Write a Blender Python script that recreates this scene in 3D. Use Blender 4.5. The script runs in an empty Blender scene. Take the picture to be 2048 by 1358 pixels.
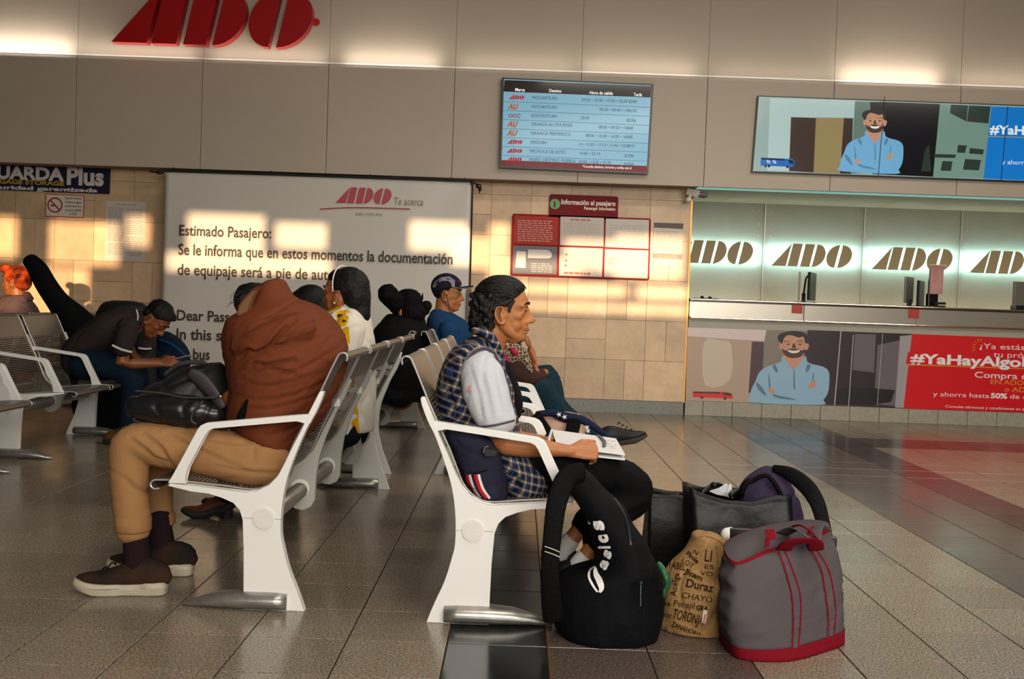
import bpy, bmesh, math, random
from mathutils import Vector, Matrix, noise, Euler
random.seed(7)
R = math.radians
S = bpy.context.scene
COL = S.collection

# ------------------------------------------------------------------ camera
F_PX, H_CAM = 2087.0, 1.05
def _rot(yaw, pitch, roll):
    cy, sy = math.cos(yaw), math.sin(yaw)
    Rz = Matrix(((cy, sy, 0), (-sy, cy, 0), (0, 0, 1)))
    B = Matrix(((1, 0, 0), (0, 0, -1), (0, 1, 0)))
    cp, sp = math.cos(pitch), math.sin(pitch)
    Rx = Matrix(((1, 0, 0), (0, cp, sp), (0, -sp, cp)))
    cr, sr = math.cos(roll), math.sin(roll)
    Rr = Matrix(((cr, -sr, 0), (sr, cr, 0), (0, 0, 1)))
    return Rr @ Rx @ B @ Rz
CM = _rot(0.00449, -0.03347, 0.03565)
def at(px, py, Y):
    """the point of the vertical plane y = Y that the photograph shows at (px, py)"""
    d = CM.transposed() @ Vector((px - 1024, py - 679, F_PX))
    t = Y / d.y
    return Vector((d.x * t, Y, H_CAM + d.z * t))
cam = bpy.data.objects.new('camera', bpy.data.cameras.new('camera'))
COL.objects.link(cam)
cam.data.lens = F_PX / 2048 * 36
cam.data.sensor_width = 36
m = Matrix((CM[0], -CM[1], -CM[2])).transposed().to_4x4()
m.translation = Vector((0, 0, H_CAM))
cam.matrix_world = m
cam.data.clip_start = 0.05
S.camera = cam

# ------------------------------------------------------------------ light
S.view_settings.view_transform = 'Standard'
S.view_settings.look = 'None'
S.view_settings.gamma = 1
S.view_settings.use_curve_mapping = False
S.view_settings.exposure = 0.0
w = bpy.data.worlds.new('world'); S.world = w; w.use_nodes = True
w.node_tree.nodes['Background'].inputs[0].default_value = (1.0, 0.93, 0.84, 1)
w.node_tree.nodes['Background'].inputs[1].default_value = 0.12
SUN_DIR = Vector((-0.22, 1.0, -0.045)).normalized()
sl = bpy.data.lights.new('sun', 'SUN'); sl.energy = 7.5; sl.angle = R(0.55); sl.color = (1.0, 0.68, 0.40)
so = bpy.data.objects.new('sun', sl); COL.objects.link(so)
so.rotation_euler = SUN_DIR.to_track_quat('-Z', 'Y').to_euler(); so.location = (2, -2, 3)
def area(name, loc, target, sx, sy, e, color=(1, 1, 1), spread=180):
    l = bpy.data.lights.new(name, 'AREA'); l.shape = 'RECTANGLE'; l.size = sx; l.size_y = sy
    l.energy = e; l.color = color; l.spread = R(spread)
    o = bpy.data.objects.new(name, l); COL.objects.link(o); o.location = loc
    o.rotation_euler = (Vector(target) - Vector(loc)).to_track_quat('-Z', 'Y').to_euler()
    return o
area('window_fill', (2.2, -2.6, 2.5), (1.3, 4.5, 0.9), 6.0, 2.2, 250, (1.0, 0.95, 0.88), 120)  # unseen fill lamp behind the camera, standing in for window light
area('ceiling_fill', (3.0, 6.5, 4.05), (3.0, 6.5, 0), 5.6, 0.6, 125, (1.0, 0.93, 0.82))  # unseen overhead fill lamps, added for soft light from above
area('ceiling_fill', (1.6, 3.0, 4.05), (1.2, 3.4, 0), 5.0, 0.6, 120, (1.0, 0.93, 0.82))

# ------------------------------------------------------------------ materials
def hexc(h):
    h = h.lstrip('#'); c = [int(h[i:i+2], 16) / 255 for i in (0, 2, 4)]
    return tuple((x / 12.92 if x <= 0.04045 else ((x + 0.055) / 1.055) ** 2.4) for x in c) + (1,)
MATS = {}
def mat(name, col, rough=0.6, metal=0.0, var=0.0, scale=8.0, bump=0.0, bscale=60.0, emit=0.0, spec=0.5, col2=None, coords='Object', sheen=0.0, coat=0.0):
    if name in MATS: return MATS[name]
    m = bpy.data.materials.new(name); m.use_nodes = True; MATS[name] = m
    nt = m.node_tree; b = nt.nodes['Principled BSDF']; L = nt.links.new
    c = hexc(col) if isinstance(col, str) else tuple(col) + ((1,) if len(col) == 3 else ())
    b.inputs['Base Color'].default_value = c
    b.inputs['Roughness'].default_value = rough; b.inputs['Metallic'].default_value = metal
    b.inputs['Specular IOR Level'].default_value = spec if rough < .7 or metal else min(spec, .10)
    if sheen: b.inputs['Sheen Weight'].default_value = sheen
    if coat: b.inputs['Coat Weight'].default_value = coat; b.inputs['Coat Roughness'].default_value = 0.15
    tc = nt.nodes.new('ShaderNodeTexCoord')
    if var > 0 or col2 is not None:
        n = nt.nodes.new('ShaderNodeTexNoise'); n.inputs['Scale'].default_value = scale; n.inputs['Detail'].default_value = 5
        L(tc.outputs[coords], n.inputs['Vector'])
        r = nt.nodes.new('ShaderNodeValToRGB')
        c2 = hexc(col2) if col2 else tuple(x * (1 - var) for x in c[:3]) + (1,)
        r.color_ramp.elements[0].position = 0.35; r.color_ramp.elements[0].color = c2
        r.color_ramp.elements[1].position = 0.65; r.color_ramp.elements[1].color = c
        L(n.outputs['Fac'], r.inputs[0]); L(r.outputs[0], b.inputs['Base Color'])
        if emit: L(r.outputs[0], b.inputs['Emission Color'])
    if bump > 0:
        n2 = nt.nodes.new('ShaderNodeTexNoise'); n2.inputs['Scale'].default_value = bscale; n2.inputs['Detail'].default_value = 4
        L(tc.outputs[coords], n2.inputs['Vector'])
        bp = nt.nodes.new('ShaderNodeBump'); bp.inputs['Strength'].default_value = bump; bp.inputs['Distance'].default_value = 0.01
        L(n2.outputs['Fac'], bp.inputs['Height']); L(bp.outputs[0], b.inputs['Normal'])
    if emit:
        b.inputs['Emission Strength'].default_value = emit
        b.inputs['Emission Color'].default_value = c
    return m
def nodes(m): return m.node_tree, m.node_tree.nodes['Principled BSDF'], m.node_tree.links.new

# ------------------------------------------------------------------ object helpers
def link(name, me, parent=None, m=None):
    o = bpy.data.objects.new(name, me); COL.objects.link(o)
    if parent: o.parent = parent
    if m and me is not None and len(me.materials) == 0: me.materials.append(m)
    return o
def tag(o, label=None, cat=None, group=None, kind=None):
    if label: o['label'] = label
    if cat: o['category'] = cat
    if group: o['group'] = group
    if kind: o['kind'] = kind
    return o
def thing(name, label, cat, loc=(0, 0, 0), rz=0, group=None):
    o = bpy.data.objects.new(name, None); COL.objects.link(o); o.empty_display_size = 0.1
    o.location = loc; o.rotation_euler = (0, 0, rz)
    return tag(o, label, cat, group)
def fin(name, bm, m, parent=None, smooth=False, kind=None, label=None):
    bmesh.ops.recalc_face_normals(bm, faces=bm.faces)
    me = bpy.data.meshes.new(name); bm.to_mesh(me); bm.free()
    if smooth:
        for p in me.polygons: p.use_smooth = True
    o = link(name, me, parent, m)
    if kind: o['kind'] = kind
    if label: o['label'] = label
    return o
def box(bm, x0, x1, y0, y1, z0, z1, bev=0.0, M=None):
    r = bmesh.ops.create_cube(bm, size=1.0)
    vs = r['verts']
    for v in vs:
        v.co = Vector((x0 + (v.co.x + .5) * (x1 - x0), y0 + (v.co.y + .5) * (y1 - y0), z0 + (v.co.z + .5) * (z1 - z0)))
    if bev > 0:
        es = list({e for v in vs for e in v.link_edges})
        g = bmesh.ops.bevel(bm, geom=es, offset=bev, segments=2, affect='EDGES', profile=0.5)
        vs = list({v for f in g['faces'] for v in f.verts} | {v for v in vs if v.is_valid})
    if M is not None:
        bmesh.ops.transform(bm, matrix=M, verts=[v for v in vs if v.is_valid])
    return bm
def bx(name, a, m, parent=None, bev=0.0, **k):
    bm = bmesh.new(); box(bm, *a, bev=bev); return fin(name, bm, m, parent, **k)
def prism(bm, pts, y0, y1, axis='Y', bev=0.0):
    """closed outline (a,b) extruded: axis Y -> (x,z) outline; axis Z -> (x,y); axis X -> (y,z)"""
    def mk(a, b, t):
        return (a, t, b) if axis == 'Y' else ((a, b, t) if axis == 'Z' else (t, a, b))
    v0 = [bm.verts.new(mk(a, b, y0)) for a, b in pts]; v1 = [bm.verts.new(mk(a, b, y1)) for a, b in pts]
    n = len(pts); fs = [bm.faces.new(v0), bm.faces.new(v1[::-1])]
    for i in range(n): fs.append(bm.faces.new((v0[i], v0[(i+1) % n], v1[(i+1) % n], v1[i])))
    if bev > 0:
        es = list(fs[0].edges) + list(fs[1].edges)
        bmesh.ops.bevel(bm, geom=es, offset=bev, segments=2, affect='EDGES', profile=0.5)
    return bm
def crom(pts, n=4, closed=False):
    """Catmull-Rom through tuples of any length"""
    P = [tuple(p) for p in pts]; N = len(P); out = []
    if N < 3: return P
    rng = range(N if closed else N - 1)
    for i in rng:
        g = lambda k: P[k % N] if closed else P[max(0, min(N - 1, k))]
        p0, p1, p2, p3 = g(i-1), g(i), g(i+1), g(i+2)
        for j in range(n):
            t = j / n
            out.append(tuple(0.5 * ((2*b) + (-a+c)*t + (2*a-5*b+4*c-d)*t*t + (-a+3*b-3*c+d)*t**3) for a, b, c, d in zip(p0, p1, p2, p3)))
    if not closed: out.append(P[-1])
    return out
def tube(bm, pts, rad, seg=12, cap=True, ref=None, sub=0, rnd=True):
    """pts: 3D points; rad: number, list of numbers or list of (r_side, r_ref). ref: reference vector giving the second axis"""
    n = len(pts)
    if not isinstance(rad, (list, tuple)): rad = [rad] * n
    rad = [(r if isinstance(r, (tuple, list)) else (r, r)) for r in rad]
    if sub:
        q = crom([tuple(p) + tuple(r) for p, r in zip(pts, rad)], sub)
        pts = [Vector(x[:3]) for x in q]; rad = [(max(1e-4, x[3]), max(1e-4, x[4])) for x in q]
    pts = [Vector(p) for p in pts]
    if rnd and cap:   # rounded ends
        d0 = (pts[0] - pts[1]).normalized(); d1 = (pts[-1] - pts[-2]).normalized()
        h0 = min(rad[0]); h1 = min(rad[-1])
        a = [(pts[0] + d0 * h0 * math.sin(t), (rad[0][0] * math.cos(t), rad[0][1] * math.cos(t))) for t in (1.25, 0.8, 0.4)]
        b = [(pts[-1] + d1 * h1 * math.sin(t), (rad[-1][0] * math.cos(t), rad[-1][1] * math.cos(t))) for t in (0.4, 0.8, 1.25)]
        pts = [x[0] for x in a] + pts + [x[0] for x in b]; rad = [x[1] for x in a] + rad + [x[1] for x in b]
    n = len(pts); rings = []
    pu = None
    for i in range(n):
        t = (pts[min(i+1, n-1)] - pts[max(i-1, 0)])
        if t.length < 1e-9: t = Vector((0, 0, 1))
        t.normalize()
        if ref is not None:
            v = Vector(ref) - t * Vector(ref).dot(t)
        elif pu is not None:
            v = pu - t * pu.dot(t)
        else:
            v = Vector((0, 0, 1)) - t * t.z if abs(t.z) < 0.9 else Vector((0, 1, 0)) - t * t.y
        if v.length < 1e-6: v = Vector((1, 0, 0))
        v.normalize(); pu = v; u = t.cross(v)
        rings.append([bm.verts.new(pts[i] + u * (math.cos(2*math.pi*k/seg) * rad[i][0]) + v * (math.sin(2*math.pi*k/seg) * rad[i][1])) for k in range(seg)])
    for i in range(n - 1):
        for k in range(seg):
            bm.faces.new((rings[i][k], rings[i][(k+1) % seg], rings[i+1][(k+1) % seg], rings[i+1][k]))
    if cap:
        bm.faces.new(rings[0][::-1]); bm.faces.new(rings[-1])
    return bm
def ell(bm, c, r, rot=None, seg=16, rings=10):
    M = Matrix.Translation(Vector(c)) @ (Euler(rot).to_matrix().to_4x4() if rot else Matrix()) @ Matrix.Diagonal((*r, 1))
    bmesh.ops.create_uvsphere(bm, u_segments=seg, v_segments=rings, radius=1.0, matrix=M)
    return bm
def cyl(bm, c0, c1, r, seg=20, r2=None):
    tube(bm, [c0, c1], [r, r2 if r2 is not None else r], seg=seg, rnd=False); return bm
def remesh(bm, voxel, smooth=3, fn=None, M=None):
    """one continuous surface out of overlapping closed shapes"""
    bmesh.ops.recalc_face_normals(bm, faces=bm.faces)
    me = bpy.data.meshes.new('tmp'); bm.to_mesh(me); bm.free()
    o = bpy.data.objects.new('tmp', me); COL.objects.link(o)
    md = o.modifiers.new('r', 'REMESH'); md.mode = 'VOXEL'; md.voxel_size = voxel; md.adaptivity = 0.0
    if smooth:
        s = o.modifiers.new('s', 'SMOOTH'); s.factor = 0.5; s.iterations = smooth
    dg = bpy.context.evaluated_depsgraph_get(); dg.update()
    res = bpy.data.meshes.new_from_object(o.evaluated_get(dg), depsgraph=dg)
    bpy.data.objects.remove(o); bpy.data.meshes.remove(me)
    if fn:
        ns = [v.normal.copy() for v in res.vertices]
        for v, nn in zip(res.vertices, ns):
            d = fn(v.co, nn)
            if isinstance(d, Vector): v.co += d
            else: v.co += nn * d
    for p in res.polygons: p.use_smooth = True
    if M is not None: res.transform(M)
    return res
def body(name, bm, voxel, m, parent=None, smooth=3, fn=None, M=None, label=None):
    me = remesh(bm, voxel, smooth, fn, M); me.name = name
    o = link(name, me, parent, m)
    if label: o['label'] = label
    return o
def folds(amp=0.004, f=(8, 8, 30), seed=0.0, amp2=0.0, f2=60):
    def g(co, n):
        a = noise.noise(Vector((co.x * f[0] + seed, co.y * f[1] + seed * 2, co.z * f[2])))
        b_ = noise.noise(Vector((co.x * f[0] * .6 - seed, co.y * f[1] * .6, co.z * f[2] * .6 + 7)))
        d = amp * (.9 * b_ - max(0, 1 - abs(a) * 4.5) + .15)
        if amp2: d += amp2 * noise.noise(Vector((co.x * f2, co.y * f2, co.z * f2 + seed)))
        return d
    return g
def poly(bm, pts3, back=None):
    """flat polygon; with back=vector it becomes a thin solid"""
    v = [bm.verts.new(p) for p in pts3]; f = bm.faces.new(v)
    if back is not None:
        r = bmesh.ops.extrude_face_region(bm, geom=[f])
        bmesh.ops.translate(bm, verts=[x for x in r['geom'] if isinstance(x, bmesh.types.BMVert)], vec=back)
    return bm
def crease(lines, Y, depth=.010, w=.010, lip=.5, base=None):
    """cloth folds along lines seen on the near side: a groove with a raised lip above it"""
    segs = []
    for L_ in lines:
        q = [at(x, y, Y) for x, y in L_]; q = crom([(p.x, p.z) for p in q], 4)
        n = len(q)
        for i in range(n - 1): segs.append((q[i], q[i+1], math.sin(math.pi * (i + .5) / (n - 1)) ** .5))
    def g(co, n):
        d = 0.0
        if n.y < .35:
            best = 9; bk = 0; sg = 1
            for (ax, az), (bx_, bz), k in segs:
                dx, dz = bx_ - ax, bz - az; L2 = dx * dx + dz * dz or 1e-9
                t = max(0, min(1, ((co.x - ax) * dx + (co.z - az) * dz) / L2))
                ex, ez = co.x - ax - t * dx, co.z - az - t * dz; e = math.hypot(ex, ez)
                if e < best: best, bk, sg = e, k, (1 if ez > 0 else -1)
            if best < w * 5:
                d = bk * (-depth * math.exp(-(best / w) ** 2) + (lip * depth * math.exp(-((best - 2.0 * w) / (1.2 * w)) ** 2) if sg > 0 else 0))
        return d + (base(co, n) if base else 0)
    return g
def plate(name, px, Y, m, parent=None, th=0.002, smooth=0, kind=None):
    """flat print: outline read off the photograph on the plane y=Y"""
    q = crom(px, smooth, True) if smooth else px
    bm = bmesh.new(); poly(bm, [at(x, y, Y) for x, y in q], Vector((0, th, 0)))
    return fin(name, bm, m, parent, kind=kind)
def plates(name, lst, Y, m, parent=None, th=0.0015, smooth=0, kind=None):
    bm = bmesh.new()
    for px in lst:
        q = crom(px, smooth, True) if smooth else px
        poly(bm, [at(x, y, Y) for x, y in q], Vector((0, th, 0)))
    return fin(name, bm, m, parent, kind=kind)
def text_bm(bm, s, M, size=1.0, sx=1.0, bold=0.0, shear=0.0, align='LEFT', extrude=0.0, spacing=1.0):
    c = bpy.data.curves.new('t', 'FONT'); c.body = s; c.size = size; c.align_x = align
    c.offset = bold; c.shear = shear; c.extrude = extrude; c.space_character = spacing; c.resolution_u = 3
    o = bpy.data.objects.new('t', c); COL.objects.link(o)
    dg = bpy.context.evaluated_depsgraph_get(); dg.update()
    me = bpy.data.meshes.new_from_object(o.evaluated_get(dg), depsgraph=dg)
    me.transform(M @ Matrix.Diagonal((sx, 1, 1, 1)))
    bm.from_mesh(me)
    bpy.data.objects.remove(o); bpy.data.curves.remove(c); bpy.data.meshes.remove(me)
FACE = Matrix.Rotation(R(90), 4, 'X')      # text lying in the x-z plane, read from the -y side
def wall_text(bm, s, px, py, Y, hpx, sx=1.0, bold=0.0, shear=0.0, align='LEFT', slope=0.0, wpx=None, extrude=0.0, spacing=1.0):
    """text on plane y=Y; baseline starts at photo point, cap height hpx photo pixels"""
    p = at(px, py, Y); k = Y / F_PX
    size = hpx * k / 0.70
    b = bold * size
    if wpx is not None:                     # fit the width
        c = bmesh.new(); text_bm(c, s, Matrix(), size, 1.0, b, shear, 'LEFT', 0, spacing)
        xs = [v.co.x for v in c.verts]; sx = wpx * k / (max(xs) - min(xs)); c.free()
    M = Matrix.Translation(p) @ Matrix.Rotation(slope, 4, 'Y') @ FACE
    text_bm(bm, s, M, size, sx, b, shear, align, extrude, spacing)
def ado(bm, M, depth=0.0, sc=1.0):
    """slanted three-letter logo of eight bars; unit height, drawn in x-y, scaled by sc"""
    def pc(cx, t0, t1, rx, n=14):  # arc points of a sheared ellipse, unit height
        o = []
        for i in range(n + 1):
            t = t0 + (t1 - t0) * i / n
            y = 0.5 + 0.5 * math.sin(t)
            o.append((cx + rx * math.cos(t) + (y - .5) * 0.22, y))
        return o
    P = [[(0, 0), (.62, 0), (.84, .97)], [(.70, 0), (1.13, 0), (1.33, 1), (.92, 1)], [(1.26, 0), (1.66, 0), (1.87, 1), (1.47, 1)],
         pc(1.88, -math.pi/2, math.pi/2, .46),
         pc(2.86, math.pi/2, 3*math.pi/2, .45), pc(3.00, -math.pi/2, math.pi/2, .50)]
    for q in P:
        pts = [M @ Vector((a * sc, b * sc, 0)) for a, b in q]
        # drop doubled points
        cl = []
        for p in pts:
            if not cl or (p - cl[-1]).length > 1e-5: cl.append(p)
        if (cl[0] - cl[-1]).length < 1e-5: cl.pop()
        nrm = (M.to_3x3() @ Vector((0, 0, 1))).normalized()
        v = [bm.verts.new(p) for p in cl]; f = bm.faces.new(v)
        if depth:
            r = bmesh.ops.extrude_face_region(bm, geom=[f])
            bmesh.ops.translate(bm, verts=[x for x in r['geom'] if isinstance(x, bmesh.types.BMVert)], vec=nrm * depth)
def copy_tree(o, parent=None):
    c = o.copy(); COL.objects.link(c); c.parent = parent
    for ch in [x for x in o.children]: copy_tree(ch, c)
    return c
# ================================================================== ROOM
BY, WY, CY, AY = 10.15, 10.50, 10.50, 12.2      # bulkhead, stone wall, counter front, alcove back
def granite(name, a, b, rough, c=None):
    m = mat(name, a, rough=rough, spec=0.55); nt, bs, L = nodes(m)
    tc = nt.nodes.new('ShaderNodeNewGeometry')
    v = nt.nodes.new('ShaderNodeTexVoronoi'); v.inputs['Scale'].default_value = 240
    n = nt.nodes.new('ShaderNodeTexNoise'); n.inputs['Scale'].default_value = 150; n.inputs['Detail'].default_value = 2
    L(tc.outputs['Position'], v.inputs['Vector']); L(tc.outputs['Position'], n.inputs['Vector'])
    r = nt.nodes.new('ShaderNodeValToRGB'); r.color_ramp.elements[0].position = .36; r.color_ramp.elements[1].position = .64
    r.color_ramp.elements[0].color = hexc(b); r.color_ramp.elements[1].color = hexc(a)
    mx = nt.nodes.new('ShaderNodeMix'); mx.data_type = 'RGBA'; mx.blend_type = 'MULTIPLY'; mx.inputs[0].default_value = .35
    L(n.outputs['Fac'], r.inputs[0]); L(r.outputs[0], mx.inputs[6]); L(v.outputs['Color'], mx.inputs[7]); 
    oi = nt.nodes.new('ShaderNodeObjectInfo')
    hv = nt.nodes.new('ShaderNodeHueSaturation'); mr = nt.nodes.new('ShaderNodeMapRange')
    mr.inputs[3].default_value = .90; mr.inputs[4].default_value = 1.08
    L(oi.outputs['Random'], mr.inputs[0]); L(mr.outputs[0], hv.inputs['Value']); L(mx.outputs[2], hv.inputs['Color'])
    L(hv.outputs[0], bs.inputs['Base Color'])
    n3 = nt.nodes.new('ShaderNodeTexNoise'); n3.inputs['Scale'].default_value = 3.0
    L(tc.outputs['Position'], n3.inputs['Vector'])
    m3 = nt.nodes.new('ShaderNodeMapRange'); m3.inputs[3].default_value = rough - .06; m3.inputs[4].default_value = rough + .08
    L(n3.outputs['Fac'], m3.inputs[0]); L(m3.outputs[0], bs.inputs['Roughness'])
    return m
M_TILE = granite('floor_granite', '#a39580', '#605648', .20)
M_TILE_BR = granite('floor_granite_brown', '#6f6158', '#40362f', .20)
M_TILE_DK = granite('floor_granite_maroon', '#4d3d38', '#2c2220', .19)
M_TILE_BK = granite('floor_granite_black', '#262728', '#131415', .16)
M_GROUT = mat('grout', '#332c25', rough=.9)

floor = bx('floor', (-9, 9, -4.2, 12.4, -.10, -.004), M_GROUT); floor['kind'] = 'structure'
TS, TX, TY = .3085, -.181, 2.873
def tile_mesh(m):
    bm = bmesh.new(); hx, hy = (TS - .005) / 2, (TS - .0035) / 2
    box(bm, -hx, hx, -hy, hy, -.010, 0)
    top = [f for f in bm.faces if f.normal.z > .5]
    bmesh.ops.bevel(bm, geom=list(top[0].edges), offset=.0012, segments=1, affect='EDGES')
    me = bpy.data.meshes.new('tile'); bm.to_mesh(me); bm.free(); me.materials.append(m); return me
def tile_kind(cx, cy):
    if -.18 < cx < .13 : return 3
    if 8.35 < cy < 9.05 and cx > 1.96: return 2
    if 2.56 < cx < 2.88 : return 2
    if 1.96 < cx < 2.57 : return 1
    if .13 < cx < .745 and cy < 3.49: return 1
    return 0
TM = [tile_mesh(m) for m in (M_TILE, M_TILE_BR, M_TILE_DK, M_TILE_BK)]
rest = [bmesh.new() for _ in range(4)]
cand = []
for j in range(-9, 30):
    for i in range(-26, 27):
        cx, cy = TX + (i + .5) * TS, TY + (j + .5) * TS
        if cy > (10.5 if cx < 1.7 else 12.2): continue
        vis = cy > 2.6 and abs(cx) < .50 * cy + .15
        cand.append((0 if vis else 1, cy, cx))
cand.sort()
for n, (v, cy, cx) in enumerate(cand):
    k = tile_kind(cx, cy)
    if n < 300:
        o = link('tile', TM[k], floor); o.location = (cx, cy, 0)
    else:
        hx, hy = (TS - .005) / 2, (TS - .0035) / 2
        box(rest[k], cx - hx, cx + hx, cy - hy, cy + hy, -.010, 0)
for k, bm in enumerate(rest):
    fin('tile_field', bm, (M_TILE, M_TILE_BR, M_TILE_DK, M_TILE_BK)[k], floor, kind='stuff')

bx('trim_3', (.1275, .1325, -3.3, 10.45, -.006, .0012), mat('brass_and_lit_edge', '#b07b3c', rough=.35, metal=.8))['kind'] = 'structure'
bx('left_light_block', (-8.3, -8.2, -3.4, 10.6, 0, 4.15), mat('left_block_dark', '#3a2f27', rough=.8))['kind'] = 'structure'  # unseen dark wall, added to block light entering from the left
# ---- ceiling, unseen rear wall added as a gobo, openings shaped to cast the sun patches
M_CEIL = mat('ceiling_paint', '#8d857a', rough=.9)
bx('ceiling', (-9, 9, -3.6, 12.4, 4.15, 4.3), M_CEIL)['kind'] = 'structure'
# openings given where their light lands on the stone wall (x0,x1,z0,z1 at y=WY)
GY = -3.4
def back(x, z):
    t = (WY - GY) / SUN_DIR.y
    return x - SUN_DIR.x * t, z - SUN_DIR.z * t
PATCH = [(-5.4, -5.05, 1.35, 1.75), (-4.72, -4.02, 1.30, 1.72), (-3.95, -3.72, 1.5, 1.80), (-3.3, -2.55, 1.42, 1.80), (-5.0, -4.32, .74, 1.26),
         (-3.5, -1.9, 1.25, 1.42), (-2.45, -1.95, 1.50, 1.74), (-1.15, -.6, 1.53, 1.80), (-.75, -.28, 1.40, 1.72),
         (-.10, .62, 1.36, 1.52), (.45, 1.0, 1.42, 1.72), (.95, 1.65, 1.36, 1.78), (.0, 1.1, 1.17, 1.27), (1.2, 1.7, 1.17, 1.27), (-.2, 1.7, 1.02, 1.08), (-.30, -.10, 1.18, 1.85)]
bm = bmesh.new()
xs = sorted({-9.0, 16.0} | {round(back(a, 0)[0], 4) for q in PATCH for a in q[:2]})
zs = sorted({0.0, 4.15} | {round(back(0, a)[1], 4) for q in PATCH for a in q[2:]})
OP = [(back(q[0], 0)[0], back(q[1], 0)[0], back(0, q[2])[1], back(0, q[3])[1]) for q in PATCH]
for i in range(len(xs) - 1):
    run = None
    for j in range(len(zs) - 1):
        cx, cz = (xs[i] + xs[i+1]) / 2, (zs[j] + zs[j+1]) / 2
        opn = any(a < cx < b and c < cz < d for a, b, c, d in OP)
        if opn:
            if run is not None: box(bm, xs[i], xs[i+1], GY - .08, GY, run, zs[j]); run = None
        elif run is None: run = zs[j]
    if run is not None: box(bm, xs[i], xs[i+1], GY - .08, GY, run, zs[-1])
fin('wall_rear_gobo', bm, mat('rear_gobo_paint', '#b5a890', rough=.9))['kind'] = 'structure'

# ---- stone wall
def stone(name, c):
    m = mat(name, c, rough=.42, spec=.4); nt, bs, L = nodes(m)
    g = nt.nodes.new('ShaderNodeNewGeometry')
    n = nt.nodes.new('ShaderNodeTexNoise'); n.inputs['Scale'].default_value = 5; n.inputs['Detail'].default_value = 8; n.inputs['Roughness'].default_value = .7
    L(g.outputs['Position'], n.inputs['Vector'])
    r = nt.nodes.new('ShaderNodeValToRGB'); cc = hexc(c)
    r.color_ramp.elements[0].position = .3; r.color_ramp.elements[0].color = tuple(x * .72 for x in cc[:3]) + (1,)
    r.color_ramp.elements[1].position = .7; r.color_ramp.elements[1].color = cc
    oi = nt.nodes.new('ShaderNodeObjectInfo'); hv = nt.nodes.new('ShaderNodeHueSaturation'); mr = nt.nodes.new('ShaderNodeMapRange')
    mr.inputs[3].default_value = .82; mr.inputs[4].default_value = 1.12
    L(oi.outputs['Random'], mr.inputs[0]); L(mr.outputs[0], hv.inputs['Value'])
    L(n.outputs['Fac'], r.inputs[0]); L(r.outputs[0], hv.inputs['Color']); L(hv.outputs[0], bs.inputs['Base Color'])
    return m
M_STONE = stone('travertine', '#e2bf97')
M_STONE_G = stone('travertine_joint', '#8a7253')
wall = bx('wall_back', (-9, 1.705, WY + .012, WY + 1.9, 0, 2.30), M_STONE_G); wall['kind'] = 'structure'
def stone_tile(x0, x1, z0, z1):
    bm = bmesh.new(); g = .0018
    box(bm, x0 + g, x1 - g, WY, WY + .014, z0 + g, z1 - g)
    o = fin('stone_tile', bm, M_STONE, wall)
    o.data.transform(Matrix.Translation((-(x0+x1)/2, -WY, -(z0+z1)/2))); o.location = ((x0+x1)/2, WY - random.uniform(0, .0015), (z0+z1)/2)
X0 = at(1131, 700, WY).x
rows = [(.128 + .4035 * k, .128 + .4035 * (k + 1)) for k in range(6)]; rows[-1] = (rows[-1][0], 2.30)
split = {(0, 0): 0, (0, 1): 2, (0, -1): 1, (0, 2): 0, (1, 0): 1, (1, -1): 0, (1, 1): 0, (1, 2): 2}
for r, (z0, z1) in enumerate(rows):
    for i in range(-16, 4):
        x0 = X0 + (i) * .3985; x1 = x0 + .3985
        if x0 > 1.70: continue
        x1 = min(x1, 1.705)
        if 1.705 - x1 < .03: x1 = 1.705
        if x1 > -3.45 and x1 < -.65: continue
        s = split.get((r, i), random.choice([0, 0, 1, 2]) if r < 5 else 0)
        if s == 1: stone_tile(x0, x1, z0, (z0+z1)/2); stone_tile(x0, x1, (z0+z1)/2, z1)
        elif s == 2: stone_tile(x0, (x0+x1)/2, z0, z1); stone_tile((x0+x1)/2, x1, z0, z1)
        else: stone_tile(x0, x1, z0, z1)
bx('baseboard_back', (-9, 1.70, WY - .02, WY + .02, 0, .125), mat('base_stone', '#85837a', rough=.5, var=.2, scale=40))['kind'] = 'structure'
bx('trim_lit_corner', (1.694, 1.712, WY - .008, WY + .02, .125, 2.30), mat('brass_and_lit_edge', '#b07b3c', rough=.35, metal=.8))['kind'] = 'structure'  # strip added here, its brass colour stands for the orange-lit corner

# ---- bulkhead of flat panels, ledge with cove lamps
M_PAN = mat('bulkhead_panel', '#b9a996', rough=.55, var=.05, scale=.8)
M_DARK = mat('dark_gap', '#1c1611', rough=.9)
bulk = bx('wall_bulkhead', (-9, 9, BY + .03, BY + .30, 2.262, 4.15), mat('bulkhead_core', '#8e8274', rough=.8)); bulk['kind'] = 'structure'
for k in range(-7, 7):
    x0 = .533 + 1.22 * k
    bm = bmesh.new(); box(bm, x0 + .0025, x0 + 1.2175, BY, BY + .03, 2.255, 3.318, bev=.002); fin('panel', bm, M_PAN, bulk)
    bm = bmesh.new(); box(bm, x0 + .0015, x0 + 1.2185, BY + .02, BY + .034, 3.325, 4.15, bev=.001); fin('panel', bm, M_PAN, bulk)
for x, e, wd in ((-4.95, 4.2, 1.1), (-3.75, 1.3, 1.1), (-2.5, 1.2, 1.1), (-1.3, 1.8, .9), (-.1, .7, 1.1), (1.1, 1.0, 1.1), (2.35, .5, 1.1), (3.5, 2.6, .95), (4.7, .8, 1.1)):
    o = area('cove_lamp', (x, BY - .10, 3.34), (x, BY + .02, 3.52), wd, .05, e, (1, .93, .84))
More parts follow.
